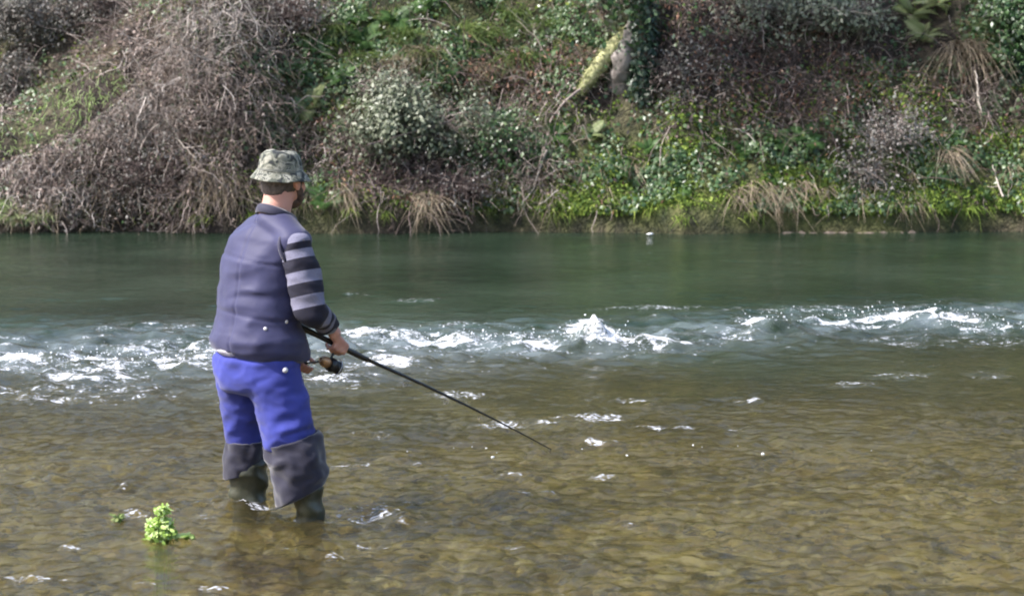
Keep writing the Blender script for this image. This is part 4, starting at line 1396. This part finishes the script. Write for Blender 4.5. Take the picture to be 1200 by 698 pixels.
def hand(g0, wr, d, up, side, r0=.0115):
    """hand closed round a rod: g0 grip, d along the rod, side = back of the hand"""
    k0 = g0 + side * .030 + up * .022
    body.chain([(wr, .027), (k0 - d * .055 + up * .012, .026)], .3)
    for i in range(4):
        o_ = d * (.030 - i * .021)
        sc2 = [.92, 1.0, .95, .8][i]
        kn = g0 + o_ + side * .030 + up * .006
        body.chain([(k0 - d * .055 + o_ * .3, .019), (kn, .0125)], .3)
        p1 = g0 + o_ * .95 + side * .027 - up * .024 * sc2
        p2 = g0 + o_ * .92 - side * .004 - up * .034 * sc2
        p3 = g0 + o_ * .92 - side * .024 - up * .014 * sc2
        body.chain([(kn, .0118), (p1, .0105), (p2, .0092), (p3, .0078)], .3)
    body.chain([(k0 - d * .05 + up * .01, .02), (g0 - d * .025 + up * .026, .0135), (g0 + d * .018 + up * .024 - side * .004, .0105), (g0 + d * .045 + up * .018 - side * .010, .0085)], .3)


RSC = RS if RS.y < 0 else -RS
hand(GR, WR, RD, RUP, RSC)
REEL = GR - RUP * .105 - RD * .012
KNOB = P(357, 425, 7.70)
hd = (KNOB - WL).normalized()
hand(KNOB, WL, RD, RUP, (-RSC))
body.build('body', M['skin'], .0048, 3)

for s_ in (-1, 1):
    g = Geo()
    g.add(ICO2_V * .0115 + np.array(H(s_ * .030, .074, -.004) - ROOT), ICO2_F)
    e_ = link('eye', g.mesh('eye', M['eye'], True), person)
    g = Geo()
    g.add(ICO2_V * .006 + np.array(H(s_ * .031, .0815, -.004) - ROOT), ICO2_F)
    link('iris', g.mesh('iris', M['black'], True), e_)

hb = Body()
hb.e(H(0, -.014, .010), .0765, .083, .084, HR_, HF_)
hb.e(H(0, -.056, -.024), .052, .040, .056, HR_, HF_)
for s_ in (-1, 1):
    hb.e(H(s_ * .066, .018, -.008), .012, .018, .035)
hb.build('hair', M['hair'], .005, 3, lambda p, q: .0025 * nz(p, 90))
bb = Body()
bb.e(H(0, .050, -.082), .054, .047, .036)
bb.e(H(0, .072, -.094), .032, .028, .026)
for s_ in (-1, 1):
    bb.chain([(H(s_ * .058, .030, -.040), .014, .02, .02), (H(s_ * .045, .05, -.075), .02)], .3)
bb.chain([(H(-.028, .088, -.052), .007), (H(0, .096, -.047), .008), (H(.028, .088, -.052), .007)], .4)
bb.build('beard', M['beard'], .005, 3, lambda p, q: .003 * nz(p, 70))

# hat: a revolved bucket, slightly squashed, with creases
g = Geo()
prof = [(0, .111), (.035, .110), (.060, .104), (.076, .091), (.0825, .074), (.087, .050), (.090, .030), (.093, .022), (.102, .014), (.112, .002), (.121, -.010), (.1225, -.013), (.120, -.0145), (.110, -.004), (.098, .008), (.088, .014)]
nk = 56
hatc = H(0, -.010, .0)
v = []
for i, (r_, z_) in enumerate(prof):
    for j in range(nk):
        a = j / nk * 2 * math.pi
        wob = 1 + .018 * math.sin(a * 3 + 1) * (z_ < .02) + .012 * math.sin(a * 5 + i * .4)
        dz = .006 * math.sin(a * 2 + .6) * (r_ > .09) + .010 * mnoise.noise(Vector((math.cos(a) * r_ * 22, math.sin(a) * r_ * 22, z_ * 18))) * (1 if z_ > .03 else .45)
        dent = -.010 * math.exp(-(r_ / .035) ** 2)
        p_ = fr(hatc, math.cos(a) * r_ * .93 * wob, math.sin(a) * r_ * 1.10 * wob, z_ + dz + dent + .012 - (.08 * math.sin(a) * r_) - .05 * math.cos(a) * r_, HR_, HF_)
        v.append(np.array(p_ - ROOT))
idx = np.arange(len(prof) * nk).reshape(len(prof), nk)
q = np.stack([idx[:-1], np.roll(idx[:-1], -1, 1), np.roll(idx[1:], -1, 1), idx[1:]], -1).reshape(-1, 4)
g.add(np.array(v), q)
hat = link('hat', g.mesh('hat', M['camo'], True), person)
g = Geo()
ring = []
for j in range(nk):
    a = j / nk * 2 * math.pi
    ring.append([np.array(fr(hatc, math.cos(a) * rr_ * .93, math.sin(a) * rr_ * 1.10, z_ + .012 - (.08 * math.sin(a) * .09) - .05 * math.cos(a) * .09, HR_, HF_) - ROOT) for rr_, z_ in ((.0955, .022), (.0945, .030))])
ring = np.array(ring)
v = np.concatenate([ring[:, 0], ring[:, 1]])
j = np.arange(nk)
g.add(v, np.stack([j, (j + 1) % nk, (j + 1) % nk + nk, j + nk], -1))
M['band'] = cloth('hat_band', (.12, .125, .11))
link('hat_band', g.mesh('hat_band', M['band'], True), hat)

# vest
vb = Body()
for S_ in (SR, SL):
    vb.chain([(fr(NB, 0, -.004, -.026), .070, .072, .055), (NB.lerp(S_, .5) + Vector((0, 0, -.012)), .072, .070, .058), (S_ + (NB - S_) * .14 + Vector((0, 0, -.018)), .074, .074, .072)], .2)
vb.chain([(P(317, 268, 7.49), .100, .075, .035), (P(311, 281, 7.5), .185, .105, .05), (P(305, 305, 7.5), .188, .128, .05), (P(303, 340, 7.5), .190, .140, .05),
          (P(303, 378, 7.5), .205, .158, .05), (P(302, 396, 7.5), .228, .176, .04), (P(305, 406, 7.5), .222, .174, .03), (P(313, 416, 7.5), .19, .155, .025), (P(319, 421, 7.5), .165, .14, .025)], .28)


def vest_disp(p, q):
    zz = p.z
    lowf = sstep(.75, .45, zz)
    a = folds(.020, 3.6, 11.0)(p, q) * (.35 + .8 * float(lowf)) + folds(.007, 9, 22, 3)(p, q) * float(lowf) + .005 * nz(p, 14, 9) * (1 if zz > .7 else 1.3)
    a += .006 * nz(p, 7, 4)
    for zs in (1.02, .80, .62):
        a -= .004 * math.exp(-((zz - zs - .02 * math.sin(p.x * 9)) / .007) ** 2)
    a -= .004 * math.exp(-(((p - ROOT).dot(RT) + .005 - .0) / .006) ** 2) if q.dot(FW) < -.4 else 0
    return a


vest, vbvh = vb.build('vest', M['vest'], .0075, 5, vest_disp, keep=True)


def ringtube(c, ra, rb, A, B, rad, flat=1.0, k=8, n_=48, U=UP, a0=0, a1=2 * math.pi):
    g = Geo()
    full = abs(a1 - a0 - 2 * math.pi) < 1e-3
    a = np.linspace(a0, a1, n_ + 1)
    A_, B_ = np.array(A), np.array(B)
    C = np.array(c - ROOT) + np.cos(a)[:, None] * A_ * ra + np.sin(a)[:, None] * B_ * rb
    tubes(g, C[None], np.full((1, len(a)), rad), k)
    if flat != 1.0:
        v = g.v[0]; ax = np.repeat(C, k, 0); dd = v - ax
        nrm = np.cross(A_, B_); nrm /= np.linalg.norm(nrm)
        dd = dd + nrm * (dd @ nrm)[:, None] * (flat - 1)
        g.v[0] = ax + dd
    return g


tl = (FW * .9 - UP * .42).normalized()
g = ringtube(fr(NB, 0, .012, -.006), .073, .082, RT, tl, .0075, 2.6)
link('collar', g.mesh('collar', M['vestdark'], True), vest)
for S_, sg in ((SR, 1), (SL, -1)):
    g = ringtube(S_ - RT * sg * .006 + Vector((0, 0, -.028)), .080, .076, (UP + RT * -.35 * sg).normalized(), FW, .0065, 1.3)
    link('armhole_trim', g.mesh('armhole_trim', M['vestdark'], True), vest)


def on(bvh, px, py):
    d = Vector(ray(px, py)).normalized()
    h = bvh.ray_cast(Vector((0, 0, CAMH)), d)
    return h[0], h[1]


for (a, c) in ((311, 385), (336, 377)):
    h, nn_2 = on(vbvh, a, c)
    if h:
        g = Geo(); R3 = nn_2.to_track_quat('Z', 'Y').to_matrix()
        g.add((ICO2_V * np.array([.008, .008, .004])) @ np.array(R3.transposed()) + np.array(h - ROOT), ICO2_F)
        link('snap', g.mesh('snap', M['white'], True), vest)

# pale shirt tail showing under the back of the vest
sb = Body()
sb.chain([(P(298, 406, 7.5), .188, .160, .02), (P(302, 411, 7.5), .182, .154, .018)], .4)
sb.build('shirt_tail', M['shirt'], .008, 3, folds(.008, 8, 6))

# sleeves
def arm_param(S, E, W):
    S, E, W = (np.array(q_) for q_ in (S, E, W))

    def f(co):
        d1 = E - S; t1 = np.clip(((co - S) @ d1) / (d1 @ d1), -.5, 1)
        q1 = np.linalg.norm(co - (S + t1[:, None] * d1), axis=1)
        d2 = W - E; t2 = np.clip(((co - E) @ d2) / (d2 @ d2), 0, 1.3)
        q2 = np.linalg.norm(co - (E + t2[:, None] * d2), axis=1)
        return np.where(q1 < q2, t1, 1 + t2 * .55)
    return f


for S_, E_, W_ in ((SR, ER, WR), (SL, EL, WL)):
    ab = Body()
    ab.chain([(S_ + Vector((0, 0, -.004)), .056 if S_ is SR else .040), (S_.lerp(E_, .35), .068 if S_ is SR else .055), (S_.lerp(E_, .8), .064), (E_, .062), (E_.lerp(W_, .5), .056), (E_.lerp(W_, .88), .046)], .22)
    sl = ab.build('sleeve', M['knit'], .006, 4, folds(.013, 7, 14, 2), attr=arm_param(S_, E_, W_))
    cb = Body()
    cb.chain([(E_.lerp(W_, .80), .050), (E_.lerp(W_, .98), .041)], .2)
    cb.build('cuff', M['vestdark'], .006, 3, parent=sl)

# trousers
tb = Body()
tb.chain([(P(302, 420, 7.5), .196, .156, .04), (P(302, 436, 7.5), .198, .158, .05), (P(303, 450, 7.5), .188, .146, .05)], .3)
tb.chain([(P(322, 452, 7.43), .118), (P(330, 482, 7.41), .112), (P(338, 510, 7.40), .104), (P(345, 526, 7.40), .088)], .25)
tb.chain([(P(286, 452, 7.60), .115), (P(283, 482, 7.62), .090), (P(286, 508, 7.63), .078), (P(287, 524, 7.63), .066)], .25)
tr_, tbvh = tb.build('trousers', M['denim'], .0075, 4, lambda p, q: folds(.016, 4.5, 6, 7)(p, q) + folds(.005, 12, 18, 1)(p, q), keep=True)
h, nn_2 = on(tbvh, 333, 434)
if h:
    g = Geo()
    g.add(ICO2_V * .012 + np.array(h + nn_2 * .010 - ROOT), ICO2_F)
    link('white_bobble', g.mesh('white_bobble', M['white'], True), tr_)


# waders: boot shafts with the tops folded down
def sleeve_loft(rings, name, mat, parent, tilt=(0, 0), wr=.006, seed=0, lip=True):
    """rings: (centre, radius, tilt slope along x); open tube with a turned lip at both ends"""
    keys = np.array([[*r_[0], r_[1], r_[2]] for r_ in rings])
    t = np.linspace(0, 1, len(keys)); tt = np.linspace(0, 1, 30)
    K = np.stack([np.interp(tt, t, keys[:, q_]) for q_ in range(5)], -1)
    for _ in range(3):
        K[1:-1] = (K[:-2] + 2 * K[1:-1] + K[2:]) / 4
    K = np.concatenate([K[:1] + np.array([0, 0, -.03, -.014, 0]), K[:1] + np.array([0, 0, .001, -.009, 0]), K, K[-1:] + np.array([0, 0, .002, -.009, 0]), K[-1:] + np.array([0, 0, .03, -.014, 0])])
    nk = 48
    a = np.arange(nk) / nk * 2 * math.pi
    v = []
    for i, k_ in enumerate(K):
        for a_ in a:
            dx, dy = math.cos(a_), math.sin(a_)
            w_ = mnoise.noise(Vector((dx * 1.6 + seed, dy * 1.6, k_[2] * 16)))
            w2 = mnoise.noise(Vector((dx * 3 + seed, dy * 3 + 5, k_[2] * 30)))
            rr_ = k_[3] * (1 + .13 * w_ + .06 * w2)
            v.append((k_[0] + dx * rr_ - ROOT.x, k_[1] + dy * rr_ - ROOT.y, k_[2] + dx * rr_ * k_[4] + .006 * w2 - ROOT.z))
    idx = np.arange(len(K) * nk).reshape(len(K), nk)
    q = np.stack([idx[:-1], np.roll(idx[:-1], -1, 1), np.roll(idx[1:], -1, 1), idx[1:]], -1).reshape(-1, 4)
    g = Geo(); g.add(np.array(v), q)
    return link(name, g.mesh(name, mat, True), parent)


for side, A in (('R', AR_), ('L', AL_)):
    bb = Body()
    if side == 'R':
        bb.chain([(P(355, 560, 7.40), .070), (P(361, 585, 7.40), .066), (Vector((A.x, A.y, -.10)), .058), (A, .052)], .22)
    else:
        bb.chain([(P(291, 545, 7.63), .080), (P(291, 585, 7.63), .074), (Vector((A.x, A.y, -.10)), .060), (A, .052)], .22)
    bb.chain([(A + Vector((0, 0, -.02)), .048), (A + FW * .06 + Vector((0, 0, -.045)), .048, .045, .038), (A + FW * .18 + Vector((0, 0, -.055)), .048, .045, .030)], .25)
    boot = bb.build('wader_boot', M['rubber'], .0075, 3, folds(.018, 5, 12, 3))
    if side == 'R':
        rg = [(P(341, 514, 7.40), .109, .28), (P(346, 530, 7.40), .113, .24), (P(350, 548, 7.40), .116, .16), (P(353, 564, 7.40), .112, .28), (P(352, 580, 7.40), .100, .5)]
    else:
        rg = [(P(287, 516, 7.63), .084, .0), (P(287, 530, 7.63), .088, -.02), (P(286, 543, 7.63), .090, .12), (P(286, 554, 7.63), .086, .25)]
    sleeve_loft(rg, 'folded_top', M['neoprene'], boot, seed=3 if side == 'R' else 9)

# ------------------------------------------------------------------ fishing rod and reel
rod = link('fishing_rod', None, loc=GR, label='long black spinning rod with reel, held by the fisherman, its tip at the water', cat='fishing rod')
BUTT = GR - RD * .27


def line(a, b_, n_=14, sag=0.0):
    t = np.linspace(0, 1, n_)[:, None]
    q = np.array(a) * (1 - t) + np.array(b_) * t
    q[:, 2] -= sag * 4 * (t[:, 0] * (1 - t[:, 0]))
    return q - np.array(GR)


def part_tube(name, pts, rad_, mat, parent, k=10):
    g = Geo()
    rad_ = np.interp(np.linspace(0, 1, len(pts)), np.linspace(0, 1, len(rad_)), rad_)
    tubes(g, pts[None], rad_[None], k)
    m_ = len(pts) * k
    g.add([pts[0], pts[-1]], np.array([[j - m_, (j + 1) % k - m_, 0] for j in range(k)] + [[-k + j, -k + (j + 1) % k, 1] for j in range(k)]))
    return link(name, g.mesh(name, mat, True), parent)


part_tube('handle', line(BUTT, GR + RD * .20, 24), [.015, .0135, .011, .012, .0125, .013, .011], M['black'], rod)
part_tube('blank', line(GR + RD * .19, TIP, 30, -.012), [.0085, .0065, .0045, .0025], M['blank'], rod, 8)
LT = (TIP - GR).length
for f_, r_ in ((.30, .014), (.48, .010), (.64, .008), (.78, .006), (.90, .005), (.995, .004)):
    c = GR + RD * LT * f_ - RUP * (r_ + .006)
    g = Geo()
    a = np.linspace(0, 2 * math.pi, 17)
    C = np.array(c - GR) + np.cos(a)[:, None] * np.array(RUP) * r_ + np.sin(a)[:, None] * np.array(RS) * r_
    tubes(g, C[None], np.full((1, 17), .0013), 5)
    link('line_guide', g.mesh('line_guide', M['blank'], True), rod)

rl = link('reel', None, rod, loc=(0, 0, 0))
RC = -RUP * .085 - RD * .015
part_tube('reel_foot', np.array([-RUP * .008, -RUP * .03, -RUP * .055 - RD * .004, RC + RUP * .01]), [.006, .005, .005, .008], M['black'], rl, 8)
part_tube('gear_housing', np.array([RC - RD * .045, RC - RD * .03, RC - RD * .01, RC + RD * .012]), [.010, .021, .023, .016], M['gold'], rl, 16)
part_tube('rotor', np.array([RC + RD * .008, RC + RD * .014, RC + RD * .03, RC + RD * .034]), [.020, .029, .030, .026], M['black'], rl, 20)
part_tube('spool', np.array([RC + RD * .034, RC + RD * .037, RC + RD * .040, RC + RD * .056, RC + RD * .059, RC + RD * .066, RC + RD * .070]), [.024, .028, .022, .022, .028, .027, .010], M['black'], rl, 20)
a = np.linspace(-.2, math.pi + .2, 15)
C = np.array(RC + RD * .048) + np.cos(a)[:, None] * np.array(RUP) * .036 + np.sin(a)[:, None] * np.array(RSC) * .036
part_tube('bail_wire', C, [.0016, .0016], M['steel'], rl, 6)
kn = KNOB - GR
part_tube('crank', np.array([RC - RD * .012, RC - RD * .012 - RSC * .03, kn * .8 + (RC - RSC * .02) * .2, kn]), [.005, .0045, .004, .004], M['black'], rl, 8)
part_tube('crank_knob', np.array([kn - RD * .014, kn, kn + RD * .014]), [.007, .010, .007], M['black'], rl, 10)
part_tube('fishing_line', np.array([RC + RD * .05 + RSC * .02, np.array(-RUP * .02 + RD * LT * .30), np.array(-RUP * .012 + RD * LT * .64), np.array(RD * LT)]), [.0005, .0005], M['steel'], rod, 4)
